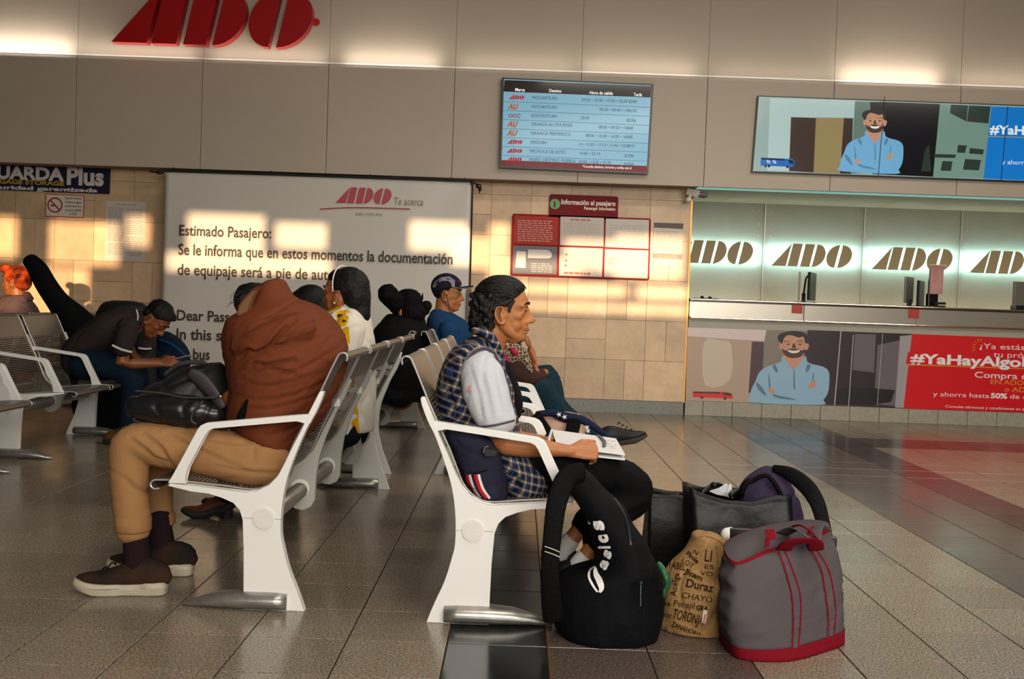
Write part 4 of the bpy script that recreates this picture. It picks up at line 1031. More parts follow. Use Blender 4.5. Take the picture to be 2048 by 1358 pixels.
# ---------------------------------------------------------------- man in the plaid vest
P2 = thing('person', 'older man in a plaid vest over grey tee, sitting with booklet on his lap', 'person', (-.05, 3.70, .415))
def adopt(t):
    for o in list(bpy.data.objects):
        if o.parent is t and o.matrix_parent_inverse == Matrix() and not o.get('_ok'):
            o.matrix_parent_inverse = Matrix.Translation(t.location).inverted() ; o['_ok'] = 1
def done(t):
    adopt(t)
    for o in bpy.data.objects:
        if '_ok' in o: del o['_ok']
HC = at(1007, 620, 3.70); HM = hmat(HC, 0, 2, 0, .925)
bm = bmesh.new(); head_bm(bm, HM, nose=1.0, gaunt=1)
nk = at(975, 700, 3.72)
tube(bm, [nk, HC + V3((-.028, 0, -.075)), HC + V3((-.010, 0, -.03))], [(.060, .058), (.048, .052), (.046, .050)], seg=16)
sh = at(950, 745, 3.70); hip = at(985, 960, 3.70)
tube(bm, [sh, at(945, 830, 3.70), hip], [(.11, .06), (.11, .07), (.13, .08)], seg=16, ref=(1, 0, 0))
# near arm
E1, W1 = at(1012, 888, 3.50), at(1140, 902, 3.50)
tube(bm, [at(972, 745, 3.56), at(985, 820, 3.50), E1 + V3((-.012, 0, .01)), E1], [.040, .044, .042, .036], seg=14)
tube(bm, [E1, E1.lerp(W1, .3), E1.lerp(W1, .7), W1], [(.040, .038), (.041, .038), (.031, .027), (.027, .020)], seg=14)
hand_bm(bm, W1, (1, .15, .02), (.1, -.9, .65), .92, curl=50, thumb=-1, th_out=35)
# far arm
E2, W2 = at(1030, 880, 3.93), at(1135, 893, 3.84)
tube(bm, [at(960, 740, 3.88), at(1000, 820, 3.92), E2], [.055, .045, .038], seg=12)
tube(bm, [E2, E2.lerp(W2, .4), W2], [(.038, .036), (.036, .033), (.026, .020)], seg=12)
hand_bm(bm, W2, (.9, -.45, -.02), (0, .2, 1), .95, curl=30, thumb=1)
body('body', bm, .0040, SKIN, P2, smooth=4)
face_parts(P2, HM)
# legs: bare ankles between hem and sock
K1, A1 = at(1262, 975, 3.62), at(1178, 1105, 3.52)
K2, A2 = at(1255, 965, 3.86), at(1150, 1070, 3.74)
bm = bmesh.new()
for K, A in ((K1, A1), (K2, A2)):
    tube(bm, [K.lerp(A, .45), K.lerp(A, .8), A, A + V3((-.035, 0, -.05))], [.045, .036, .030, .032], seg=12, sub=2)
body('ankles', bm, .007, SKIN, P2, 2)
M_SOCKW = mat('white_sock', '#cfcac4', rough=.85, bump=.4, bscale=150)
M_BLKSOLE = mat('black_sole', '#1c1b1a', rough=.6)
for A, nm in ((A1, 0), (A2, 1)):
    bm = bmesh.new(); B_ = A + V3((-.048, 0, -.085))
    tube(bm, [A + V3((-.016, 0, -.022)), A + V3((-.032, 0, -.045)), B_], [.033, .035, .036], seg=14, sub=2)
    fin('sock', bm, M_SOCKW, P2, smooth=True)
    H_ = A + V3((-.115, 0, -.100)); H_.z = max(.055, H_.z)
    sp = shoe(P2, H_, (1, 0), M_BLKSHOE, M_BLKSOLE, L=.27, h=.078, pitch=18)
# hair swept back with curls at the nape
def hair_p2(co, n):
    q = HM.inverted() @ co
    back = max(0, min(1, (-q.x + .01) / .06)) * max(0, min(1, (.06 - q.z) / .08))
    st = noise.noise(V3((q.x * 16, q.y * 60, q.z * 75 + q.x * 30)))
    cu = noise.noise(V3((q.x * 95, q.y * 95, q.z * 95)))
    d = n * (.0035 * st * (1 - back) + .010 * cu * back)
    return d + ear_room(HM, co)
bm = bmesh.new()
ell(bm, (-.016, 0, .045), (.105, .084, .084), seg=28, rings=18); ell(bm, (.016, 0, .064), (.060, .066, .048), seg=20, rings=12)
ell(bm, (-.062, 0, -.005), (.058, .078, .070)); ell(bm, (-.080, 0, -.045), (.052, .072, .048)); ell(bm, (-.050, 0, -.062), (.045, .066, .036))
for s in (-1, 1):
    tube(bm, [(.050, s * .058, .045), (.020, s * .073, .030), (-.02, s * .076, .012)], [.018, .016, .02], seg=8, sub=2)
rc = random.Random(5)
for i in range(90):
    a = rc.uniform(-1.5, 1.5); z = rc.uniform(-.085, .05); r = .085 + rc.uniform(-.004, .012)
    x = -.035 - r * math.cos(a) * .95; y = r * math.sin(a) * .95
    ell(bm, (x, y, z), (.013, .013, .012), seg=8, rings=6)
bm.transform(HM)
m_h = mat('hair_greying', '#14100c', rough=.48, spec=.3, col2='#070605', scale=60, bump=.6, bscale=160)
hp_ = body('hair', bm, .0048, m_h, P2, 1, hair_p2)
for s in (-1, 1):
    bm = bmesh.new(); tube(bm, [(.030, s * .066, .040), (.024, s * .0715, .018), (.024, s * .0705, -.006)], [(.014, .004), (.009, .003), (.004, .002)], seg=8, sub=2); bm.transform(HM); fin('sideburn', bm, mat('hair_grey_side', '#2b2622', rough=.7), hp_, smooth=True)
bm = bmesh.new()
for i in range(210):
    ph = rc.uniform(.12, math.pi - .12); t0 = rc.uniform(.52, .95) if abs(ph - 1.57) < .9 else rc.uniform(.75, 1.1); t1 = t0 + rc.uniform(.9, 1.7); pts = []; w0 = rc.uniform(0, 6); lift = rc.uniform(1.0, 1.035)
    for k in range(6):
        th = t0 + (t1 - t0) * k / 5; p_ = ph + .05 * math.sin(w0 + k * 1.3) - .10 * (k / 5) * (1 if ph < 1.57 else -1)
        pts.append(V3((-.012 + .108 * lift * math.cos(th), .088 * lift * math.sin(th) * math.cos(p_) * -1, .042 + .088 * lift * math.sin(th) * math.sin(p_))))
    pts = [p for p in pts if p.z > .024 + max(0, p.x - .015) * .95]
    if len(pts) < 4: continue
    tube(bm, pts, ([.0012, .0024, .0026, .0026, .0022] + [.0008])[-len(pts):], seg=5, sub=2)
bm.transform(HM); fin('hair_strands', bm, m_h, hp_, smooth=True, kind='stuff')
# plaid
def plaid_mat():
    m = mat('plaid_cotton', '#20283c', rough=.85, bump=.15, bscale=400); nt, b, L = nodes(m)
    g = nt.nodes.new('ShaderNodeTexCoord'); mp = nt.nodes.new('ShaderNodeMapping'); mp.inputs['Rotation'].default_value = (0, R(-14), 0)
    nz = nt.nodes.new('ShaderNodeTexNoise'); nz.inputs['Scale'].default_value = 5
    va = nt.nodes.new('ShaderNodeVectorMath'); va.operation = 'MULTIPLY_ADD'; va.inputs[1].default_value = (.018, .018, .018)
    L(g.outputs['Object'], nz.inputs['Vector']); L(nz.outputs['Color'], va.inputs[0]); L(g.outputs['Object'], va.inputs[2]); L(va.outputs[0], mp.inputs['Vector'])
    sp = nt.nodes.new('ShaderNodeSeparateXYZ'); L(mp.outputs[0], sp.inputs[0])
    def mth(op, a, c=None):
        n = nt.nodes.new('ShaderNodeMath'); n.operation = op
        for i, x in enumerate((a, c)):
            if x is None: continue
            if isinstance(x, (int, float)): n.inputs[i].default_value = x
            else: L(x, n.inputs[i])
        return n.outputs[0]
    def stripe(src, per, off, wd): return mth('LESS_THAN', mth('ABSOLUTE', mth('SUBTRACT', mth('FRACT', mth('ADD', mth('DIVIDE', src, per), off)), .5)), wd)
    xs_ = mth('ADD', sp.outputs[0], mth('MULTIPLY', sp.outputs[1], .6))
    def mixc(fac, a, c2, typ='MIX'):
        n = nt.nodes.new('ShaderNodeMix'); n.data_type = 'RGBA'; n.blend_type = typ
        if isinstance(fac, (int, float)): n.inputs[0].default_value = fac
        else: L(fac, n.inputs[0])
        for i, v in ((6, a), (7, c2)):
            if isinstance(v, tuple): n.inputs[i].default_value = v
            else: L(v, n.inputs[i])
        return n.outputs[2]
    dx_, dz_ = stripe(xs_, .026, 0, .27), stripe(sp.outputs[2], .026, 0, .27)
    dark = mth('MULTIPLY', mth('ADD', dx_, dz_), .5)
    c = mixc(dark, hexc('#575259'), hexc('#0e1830'))
    wx, wz = stripe(xs_, .026, .5, .09), stripe(sp.outputs[2], .026, .5, .10)
    c = mixc(mth('MULTIPLY', mth('ADD', wx, wz), .33), c, hexc('#a8977c'))
    c = mixc(mth('MULTIPLY', wx, wz), c, hexc('#c4b08e'))
    c = mixc(mth('MULTIPLY', stripe(xs_, .052, .26, .03), .5), c, hexc('#31518f'))
    L(c, b.inputs['Base Color']); return m
M_PLAID = plaid_mat()
bm = bmesh.new()
sl(bm, [(672, 944, 992, .075), (686, 922, 1001, .13), (704, 900, 1006, .185), (735, 884, 1014, .215), (775, 873, 1030, .22), (815, 868, 1038, .21), (850, 874, 1042, .20), (885, 895, 1052, .19), (925, 925, 1075, .19), (962, 955, 1102, .20), (992, 985, 1092, .20), (1002, 1000, 1070, .19)], 3.72)
sl(bm, [(905, 985, 1052, .10), (930, 992, 1080, .125), (955, 1000, 1106, .13), (980, 1008, 1096, .13), (996, 1020, 1062, .11), (1001, 1032, 1050, .09)], 3.60)
vest = body('vest', bm, .0075, M_PLAID, P2, 4, crease([[(940, 700), (930, 740), (918, 790)], [(890, 760), (900, 800), (912, 840)], [(1010, 925), (1030, 955), (1035, 990)], [(1035, 920), (1062, 950), (1070, 980)], [(975, 690), (985, 712), (992, 740)], [(880, 840), (905, 850), (935, 846)]], 3.5, .007, .012, .6, folds(.004, (9, 6, 7), 3.1)))
M_TRIM = mat('vest_binding', '#4b414b', rough=.8)
bm = bmesh.new()
arm_o = [(990, 707), (974, 697), (955, 700), (938, 716), (928, 740), (924, 765), (930, 792), (946, 822), (958, 850)]
tube(bm, [at(x, y, 3.505 + (.02 if i < 2 else 0)) for i, (x, y) in enumerate(arm_o)], .0055, seg=6, sub=3)
tube(bm, [at(x, y, 3.50) for x, y in ((990, 707), (1003, 735), (1016, 775), (1026, 815))], .0055, seg=6, sub=3)
tube(bm, [at(966, 655, 3.63), at(988, 672, 3.63), at(1000, 700, 3.64), at(1006, 722, 3.65)], .006, seg=6, sub=3)
fin('vest_binding', bm, M_TRIM, vest, smooth=True)
vest.children[0].matrix_parent_inverse = Matrix.Translation((0, 0, 0))
bm = bmesh.new()   # collar
tube(bm, [at(946, 662, 3.66), at(968, 664, 3.62), at(990, 684, 3.62), at(1004, 712, 3.64)], [(.013, .014), (.016, .014), (.014, .014), (.008, .010)], seg=10, sub=3, ref=(0, 1, 0))
body('collar', bm, .006, M_PLAID, P2, 2); bm = bmesh.new()
tube(bm, [at(946, 662, 3.76), at(968, 668, 3.80), at(992, 686, 3.80)], [(.013, .014), (.015, .014), (.011, .012)], seg=10, sub=3, ref=(0, 1, 0))
body('collar', bm, .006, M_PLAID, P2, 2)
M_TEE = mat('grey_tee', '#b9b9bd', rough=.9, bump=.25, bscale=260, var=.05)
bm = bmesh.new()
tube(bm, [at(966, 722, 3.56), at(964, 745, 3.515), at(972, 785, 3.50), at(985, 822, 3.495), at(994, 843, 3.495)], [(.058, .05), (.074, .062), (.080, .066), (.072, .062), (.067, .058)], seg=20, sub=3, ref=(0, 1, 0), rnd=True)
body('sleeve', bm, .006, M_TEE, P2, 3, crease([[(940, 735), (955, 780), (962, 830)], [(985, 725), (992, 770), (1003, 820)], [(965, 750), (976, 790), (985, 835)]], 3.48, .005, .009, .6, folds(.003, (16, 8, 6), 1.7)))
bm = bmesh.new(); tube(bm, [at(958, 854, 3.46), at(992, 850, 3.43), at(1028, 841, 3.46)], .004, seg=6, sub=3); fin('sleeve_hem', bm, M_TRIM, P2, smooth=True)
bm = bmesh.new(); tube(bm, [at(975, 735, 3.90), at(990, 790, 3.94), at(1004, 835, 3.94)], [.06, .064, .058], seg=16, sub=2); body('sleeve', bm, .009, M_TEE, P2, 2)
bm = bmesh.new(); sl(bm, [(720, 985, 1016, .10), (760, 995, 1034, .12), (800, 1000, 1046, .13), (835, 1000, 1042, .12)], 3.78); body('dark_undershirt', bm, .009, mat('black_cloth', '#060607', rough=.9), P2, 2)
bm = bmesh.new(); ell(bm, (0, 0, 0), (.005, .002, .010)); ell(bm, (.002, 0, .008), (.003, .002, .006)); bm.transform(Matrix.Translation(at(938, 778, 3.431))); fin('shirt_stain', bm, mat('coral_paint', '#b8765f', rough=.8), P2)
M_BLKTR = mat('black_trousers', '#060607', rough=.85, bump=.2, bscale=120)
bm = bmesh.new()
for K, A, yy in ((K1, A1, 3.60), (K2, A2, 3.84)):
    tube(bm, [at(1010, 955, yy), at(1110, 952, yy), at(1200, 945, yy + .01), K + V3((-.01, 0, .015)), K + V3((.018, 0, -.03)), K.lerp(A, .4), K.lerp(A, .82) + V3((0, 0, .0))],
         [(.095, .085), (.090, .082), (.080, .068), (.072, .066), (.070, .064), (.066, .058), (.058, .052)], seg=18, sub=3)
ell(bm, at(1000, 955, 3.72), (.14, .19, .085))
body('trousers', bm, .009, M_BLKTR, P2, 3, folds(.006, (10, 6, 12), 9.0))
bm = bmesh.new(); cw = W2 + (E2 - W2) * .2; tube(bm, [cw + V3((-.008, .002, 0)), cw + V3((.008, -.002, 0))], .034, seg=18, rnd=False); fin('watch_strap', bm, mat('black_cloth', ''), P2)
done(P2)

# booklet on the lap
t = thing('booklet', 'open white stapled booklet on the plaid vest man\'s lap', 'booklet', at(1180, 895, 3.66))
PAP = mat('white_paper', '#cfcdcb', rough=.6); c = [at(1114, 894, 3.54), at(1250, 911, 3.55), at(1232, 879, 3.82), at(1104, 861, 3.82)]
c = [p - t.location for p in c]
bm = bmesh.new()
poly(bm, c, V3((0, 0, .004))); fin('top_page', bm, PAP, t)
bm = bmesh.new(); poly(bm, [c[0] + V3((.02, -.0, -.022)), c[1] + V3((0, -.005, -.016)), c[2] + V3((0, 0, -.012)), c[3] + V3((.02, 0, -.02))], V3((0, 0, .005))); fin('lower_pages', bm, PAP, t)
bm = bmesh.new(); tube(bm, [c[3], c[0].lerp(c[3], .5) + V3((-.02, 0, -.02)), c[0]], .006, seg=8, sub=3); fin('spine_fold', bm, PAP, t)
bm = bmesh.new(); a, b = c[3].lerp(c[2], .72), c[0].lerp(c[1], .70)
tube(bm, [a + V3((0, 0, .008)), a.lerp(b, .4) + V3((.012, 0, .010)), b.lerp(a, .25) + V3((.004, 0, .008))], [(.006, .001)] * 3, seg=6, sub=3, ref=(0, 0, 1)); fin('ribbon', bm, mat('grey_ribbon', '#4e4a48', rough=.6), t)
bm = bmesh.new(); 
for q in range(14):
    x = random.Random(q).uniform(.76, .95); y = random.Random(q + 50).uniform(.25, .8); p = c[0].lerp(c[1], x).lerp(c[3].lerp(c[2], x), y) + V3((0, 0, .0045)); ell(bm, p, (.006, .004, .0006), seg=6, rings=4)
fin('sketch_marks', bm, mat('pencil_grey', '#a5a3a3', rough=.7), t, kind='stuff')

# cream and navy pouch bag on the next seat
t = thing('pouch_bag', 'cream pouch with star-printed navy flap and black straps beyond the booklet', 'bag', at(1130, 850, 4.12))
bm = bmesh.new(); sl(bm, [(824, 1085, 1160, .07), (845, 1082, 1172, .09), (880, 1095, 1170, .10), (930, 1100, 1168, .11), (985, 1095, 1165, .11)], 4.12); bm.transform(Matrix.Translation(-t.location))
body('pouch', bm, .008, mat('cream_cloth', '#cfa98f', rough=.85), t, 2, folds(.005, (9, 9, 9)))
bm = bmesh.new(); tube(bm, [at(1076, 828, 4.02) - t.location, at(1105, 826, 4.02) - t.location, at(1130, 834, 4.02) - t.location, at(1165, 840, 4.02) - t.location, at(1200, 862, 4.0) - t.location, at(1210, 872, 4.0) - t.location], [(.02, .012), (.022, .014), (.028, .020), (.024, .016), (.020, .012), (.016, .012)], seg=10, sub=3); fin('navy_flap', bm, mat('navy_print', '#141a30', rough=.8), t, smooth=True)
bm = bmesh.new()
for px in ((1118, 829), (1129, 834), (1176, 862), (1174, 855)):
    p = at(*px, 3.985) - t.location; bm2 = [p + V3((.011 * (1 if i % 2 else .4) * math.cos(i * .628), 0, .011 * (1 if i % 2 else .4) * math.sin(i * .628))) for i in range(10)]; poly(bm, bm2, V3((0, .004, 0)))
fin('white_stars', bm, mat('white_print', '#c9c5c8', rough=.8), t)
bm = bmesh.new()
for a, b in (((1068, 830), (1096, 872)), ((1150, 838), (1140, 880))):
    tube(bm, [at(*a, 4.0) - t.location, at(*b, 3.96) - t.location], [(.026, .006), (.026, .006)], seg=8, ref=(0, 1, 0), rnd=False)
fin('black_straps', bm, mat('black_cloth', ''), t)

# ---------------------------------------------------------------- man in the brown jacket
P1 = thing('person', 'hunched man in rust brown jacket and tan trousers, facing left', 'person', (-.95, 3.76, .415))
M_JKT = mat('rust_canvas', '#67341e', rough=.82, var=.10, scale=4, bump=.15, bscale=300)
HB = at(530, 612, 3.76)
bm = bmesh.new(); HM1 = hmat(at(534, 624, 3.76), 180, 50, 0, .78); head_bm(bm, HM1)
tube(bm, [at(555, 660, 3.76), at(542, 630, 3.76), HB], [.07, .055, .055], seg=12)
tube(bm, [at(565, 700, 3.76), at(580, 770, 3.76), at(555, 890, 3.76)], [(.11, .08), (.10, .08), (.12, .08)], seg=14, ref=(1, 0, 0))
for yy in (3.58, 3.94):
    e_ = at(505, 765, yy + (.05 if yy < 3.7 else -.05)); w_ = at(452, 800, yy + (.13 if yy < 3.7 else -.13)); y2 = yy + (.05 if yy < 3.7 else -.05); tube(bm, [at(570, 690, y2), at(535, 740, y2), e_, w_], [.038, .036, .034, .026], seg=12)
    hand_bm(bm, w_, (-1, 0, -.2), (0, 0, 1), .95, curl=40, thumb=1 if yy < 3.7 else -1)
body('body', bm, .009, SKIN2, P1, 2)
bm = bmesh.new()
sl(bm, [(556, 548, 566, .035), (563, 530, 573, .07), (576, 516, 580, .09), (592, 506, 592, .10), (606, 500, 632, .125), (622, 486, 656, .17), (642, 458, 674, .215), (670, 448, 690, .235), (705, 449, 696, .24), (740, 455, 690, .24), (780, 461, 674, .23), (820, 456, 655, .22), (850, 458, 636, .21), (872, 490, 618, .20), (890, 540, 604, .18), (897, 570, 590, .15)], 3.76)
for yy, s in ((3.585, 1), (3.935, 1)):
    tube(bm, [at(600, 655, yy), at(560, 665, yy - .02 if yy < 3.7 else yy), at(515, 685, yy - .03 if yy < 3.7 else yy), at(480, 692, yy - .01)], [(.060, .055), (.060, .055), (.052, .050), (.035, .035)], seg=14, sub=2)
JC = crease([[(592, 640), (568, 664), (550, 688), (535, 700)], [(478, 716), (500, 700), (516, 705), (540, 696), (575, 688)], [(500, 738), (516, 726), (548, 736), (590, 748)],
  [(486, 744), (512, 738), (548, 728), (590, 720)]], 3.55, .021, .0070, .45)
JC2 = crease([[(478, 760), (530, 772), (590, 762), (640, 744)], [(462, 792), (520, 800), (590, 790), (650, 762)], [(480, 812), (540, 818), (610, 800), (655, 778)],
  [(585, 852), (620, 832), (656, 796)], [(520, 876), (570, 862), (625, 838)], [(470, 850), (520, 850), (590, 830)], [(576, 594), (560, 612), (532, 632), (502, 642)], [(504, 660), (520, 645), (548, 640), (566, 648)], [(640, 640), (600, 655), (575, 690)], [(660, 700), (610, 735), (560, 745)]], 3.55, .0042, .0070, .4, JC)
def jf(co, n):
    z = co.z; x = co.x
    return JC2(co, n) + .004 * noise.noise(V3((x * 4, co.y * 4, z * 5 + 3))) - (.0006 if z > .98 else .0028) * max(0, 1 - abs(noise.noise(V3((x * 9 + 4, co.y * 5, z * 30 - x * 20)))) * 5)
    low = max(0, min(1, (1.02 - z) / .25)); mid = math.exp(-((z - .93) / .10) ** 2) * (1 if x < -.80 else .4)
    a = noise.noise(V3((x * 5, co.y * 3, z * 15 - x * 7))); b_ = noise.noise(V3((x * 9 + 4, co.y * 5, z * 34 - x * 16)))
    d = -(.003 + .007 * low + .008 * mid) * max(0, 1 - abs(a) * 6) - (.001 + .004 * low) * max(0, 1 - abs(b_) * 4)
    return d + .008 * noise.noise(V3((x * 4, co.y * 4, z * 5 + 3)))
jk = body('jacket', bm, .0075, M_JKT, P1, 3, jf)
# creases at the folded sleeve
fb = lambda pts, y: [at(px, py, y) for px, py in pts]
bm = bmesh.new()   # turned-up collar, tan inside
cq = [(519, 572), (510, 588), (500, 612), (496, 630), (474, 630), (478, 612), (489, 596), (503, 582)]
poly(bm, [at(x, y, 3.625) for x, y in cq], V3((.004, .010, 0))); fin('collar_facing', bm, mat('tan_facing', '#6f5038', rough=.85), P1)
bm = bmesh.new(); tube(bm, [at(x, y, 3.622) for x, y in cq + cq[:1]], .003, seg=5, rnd=False); fin('collar_edge', bm, M_JKT, P1)
bm = bmesh.new(); ell(bm, at(508, 598, 3.76), (.072, .085, .062)); ell(bm, at(492, 604, 3.74), (.042, .07, .05))
hh = body('hair', bm, .007, HAIR, P1, 1, folds(.004, (60, 60, 60)))
bm = bmesh.new()
rq = random.Random(3)
for i in range(16):
    p = at(rq.uniform(473, 500), rq.uniform(580, 608), 3.68); tube(bm, [p, p + V3((-.02, -.004, -.006)), p + V3((-.034, -.004, -.022))], .0009, seg=3, sub=2, rnd=False)
fin('loose_hairs', bm, HAIR, P1, kind='stuff')
bm = bmesh.new(); tube(bm, fb([(494, 800), (486, 822), (480, 838), (478, 852)], 3.54), [(.003, .01), (.012, .02), (.014, .02), (.006, .01)], seg=8, sub=2); fin('pocket_opening', bm, mat('black_cloth', ''), P1)
M_TAN = mat('tan_cotton', '#9a7149', rough=.85, var=.08, scale=6, bump=.2, bscale=260)
bm = bmesh.new()
tube(bm, fb([(546, 932), (510, 924), (430, 907), (340, 893), (285, 884), (262, 893), (259, 930), (260, 990), (265, 1040), (266, 1058)], 3.61),
     [(.072, .075), (.086, .085), (.089, .085), (.080, .080), (.075, .072), (.075, .070), (.070, .068), (.064, .064), (.058, .060), (.057, .060)], seg=20, sub=3)
tube(bm, fb([(540, 925), (500, 915), (400, 905), (330, 893), (312, 920), (312, 980), (316, 1045)], 3.90), [.09, .09, .085, .075, .070, .062, .056], seg=18, sub=3)
ell(bm, at(532, 925, 3.76), (.085, .18, .085))
body('trousers', bm, .0075, M_TAN, P1, 3, crease([[(258, 878), (290, 902), (318, 930)], [(280, 868), (322, 898), (342, 938)], [(300, 915), (322, 922), (338, 930)], [(345, 850), (420, 878), (520, 892)], [(330, 870), (400, 900), (480, 935)], [(560, 872), (585, 885), (600, 905)], [(470, 870), (500, 890), (508, 920)], [(246, 960), (270, 985), (292, 1000)], [(430, 930), (500, 945), (560, 948)], [(285, 990), (292, 1020), (290, 1050)]], 3.53, .007, .008, .7, folds(.0028, (6, 6, 9), 2.2)))
for x0, yc, w_ in ((266, 3.61, .062), (317, 3.90, .060)):
    bm = bmesh.new(); b0 = at(x0, 1030 if yc < 3.7 else 1024, yc); b1 = at(x0, 1062 if yc < 3.7 else 1050, yc)
    tube(bm, [b0, b0 + V3((0, 0, -.006)), b1 + V3((0, 0, .006)), b1], [w_ - .006, w_ + .001, w_ + .001, w_ - .005], seg=24, rnd=False); fin('trouser_cuff', bm, M_TAN, P1, smooth=True)
M_SOCK = mat('ribbed_dark_sock', '#24161a', rough=.95, bump=.5, bscale=180)
M_SHOE = mat('brown_knit_shoe', '#3b2618', rough=.75, col2='#1d1b19', scale=9, bump=.3, bscale=300); M_SOLE = mat('cream_sole', '#b5a993', rough=.6, var=.2, scale=18)
for (sx, sy, hx, yc, toe) in ((269, 1062, 276, 3.61, 0), (318, 1045, 322, 3.88, 0)):
    bm = bmesh.new(); a = at(sx, sy - 12, yc); b = at(hx, 1135 if yc < 3.7 else 1085, yc)
    tube(bm, [a, a.lerp(b, .5), b], [.044, .044, .050], seg=20, sub=2); fin('sock', bm, M_SOCK, P1, smooth=True)
shoe(P1, (-1.195, 3.60, 0), (-1, -.10), M_SHOE, M_SOLE, st=1.3, L=.300, h=.118, laces=mat('black_laces', '#15120f', rough=.8))
shoe(P1, (-1.185, 3.86, 0), (-1, -.06), M_SHOE, M_SOLE, st=1.3, L=.300, h=.118, laces=mat('black_laces', ''))
done(P1)

# dark backpack on his lap
t = thing('backpack', 'black and plum backpack on the tan-trousered man\'s lap', 'backpack', at(360, 840, 3.72))
bm = bmesh.new()
sl(bm, [(724, 418, 440, .05), (735, 375, 452, .09), (755, 340, 460, .13), (780, 290, 464, .15), (810, 268, 466, .16), (835, 270, 468, .16), (848, 300, 462, .15)], 3.74); bm.transform(Matrix.Translation(-t.location))
body('main_body', bm, .008, mat('black_nylon', '#060708', rough=.6, bump=.2, bscale=200), t, 3, folds(.007, (9, 6, 9), 5))
bm = bmesh.new(); Tt = Matrix.Translation(-t.location)
tube(bm, fb([(275, 815), (330, 816), (390, 822), (430, 828)], 3.60), [(.045, .042), (.052, .055), (.052, .055), (.035, .03)], seg=16, sub=3); bm.transform(Tt)
body('front_pocket', bm, .007, mat('black_vinyl', '#141416', rough=.30, bump=.1, bscale=40), t, 2, folds(.004, (12, 12, 12)))
bm = bmesh.new(); tube(bm, fb([(262, 800), (266, 835), (285, 846), (360, 850), (440, 858), (462, 850)], 3.60), .007, seg=8, sub=3); bm.transform(Tt); fin('plum_piping', bm, mat('plum_trim', '#21151b', rough=.6), t, smooth=True)
bm = bmesh.new(); tube(bm, fb([(380, 745), (400, 758), (425, 785), (445, 815)], 3.605), [(.018, .004), (.026, .005), (.023, .005), (.014, .004)], seg=10, sub=3, ref=(0, 1, 0)); bm.transform(Tt); fin('plum_strap', bm, mat('plum_trim', ''), t, smooth=True)
bm = bmesh.new(); tube(bm, fb([(332, 748), (360, 728), (400, 724), (412, 727)], 3.66), [(.014, .008), (.020, .009), (.014, .008), (.006, .005)], seg=10, sub=3); bm.transform(Tt); fin('grey_flap', bm, mat('charcoal_cloth', '#35302f', rough=.85), t, smooth=True)
bm = bmesh.new(); tube(bm, fb([(272, 782), (320, 786), (370, 795), (430, 795)], 3.575), .0035, seg=8, sub=3); tube(bm, fb([(405, 803), (388, 822), (383, 840), (392, 848)], 3.535), [(.008, .004)] * 4, seg=6, sub=3); bm.transform(Tt); fin('zip_band', bm, mat('zip_grey', '#2b2a24', rough=.5), t, smooth=True)
bm = bmesh.new(); ell(bm, at(440, 793, 3.565), (.008, .005, .006), seg=8, rings=6); bm.transform(Tt); fin('zip_pull', bm, mat('brass_pull', '#8a6a2e', rough=.3, metal=1), t)

# ---------------------------------------------------------------- woman in white with headband
t = thing('person', 'woman with white beaded headband and yellow-flowered white blouse, facing left', 'person', (-.9, 4.92, .415))
c = at(688, 588, 4.90); HMw = hmat(c, 160, 0, 0, .98); bm = bmesh.new(); head_bm(bm, HMw, nose=.95)
tube(bm, [c + V3((.02, 0, -.14)), c + V3((.015, 0, -.04))], [.055, .05], seg=14); tube(bm, [at(700, 670, 4.9), at(697, 780, 4.9), at(697, 850, 4.9)], [(.07, .12), (.07, .12), (.08, .13)], seg=14, ref=(0, 1, 0))
for yy in (4.72, 5.10):
    e_ = at(685, 765, yy); w_ = at(610, 795, yy); tube(bm, [at(698, 680, yy), e_, w_], [.034, .030, .024], seg=10); hand_bm(bm, w_, (-1, 0, -.1), (0, 0, 1), .9, curl=25, thumb=1 if yy < 4.9 else -1)
body('body', bm, .0065, SKIN2, t, 2); face_parts(t, HMw)
bm = bmesh.new(); ell(bm, (-.028, 0, .035), (.104, .086, .098)); ell(bm, (-.075, 0, -.01), (.060, .078, .085)); ell(bm, (.028, 0, .075), (.052, .066, .046)); tube(bm, [(-.09, 0, -.02), (-.095, 0, -.10)], [(.05, .05), (.045, .05)], seg=12); bm.transform(HMw); body('hair', bm, .007, HAIR, t, 2, hairfold(HMw, .002, (30, 30, 80)))
bm = bmesh.new()
hb = [HMw @ V3((.012 + .002 * math.sin(a * 2), .090 * math.cos(a), .038 + .097 * math.sin(a))) for a in [i * math.pi / 20 - .25 for i in range(24)]]
tube(bm, hb, .0030, seg=6)
for p in hb[::1]: ell(bm, p, (.0042, .0042, .0042), seg=6, rings=5)
fin('headband', bm, mat('pearl_white', '#d9d4c6', rough=.4), t, smooth=True)
bm = bmesh.new(); ell(bm, HMw @ V3((.004, .082, -.045)), (.005, .005, .006), seg=8, rings=6); ell(bm, HMw @ V3((.004, -.082, -.045)), (.005, .005, .006), seg=8, rings=6); fin('earring', bm, mat('pearl_white', ''), t)
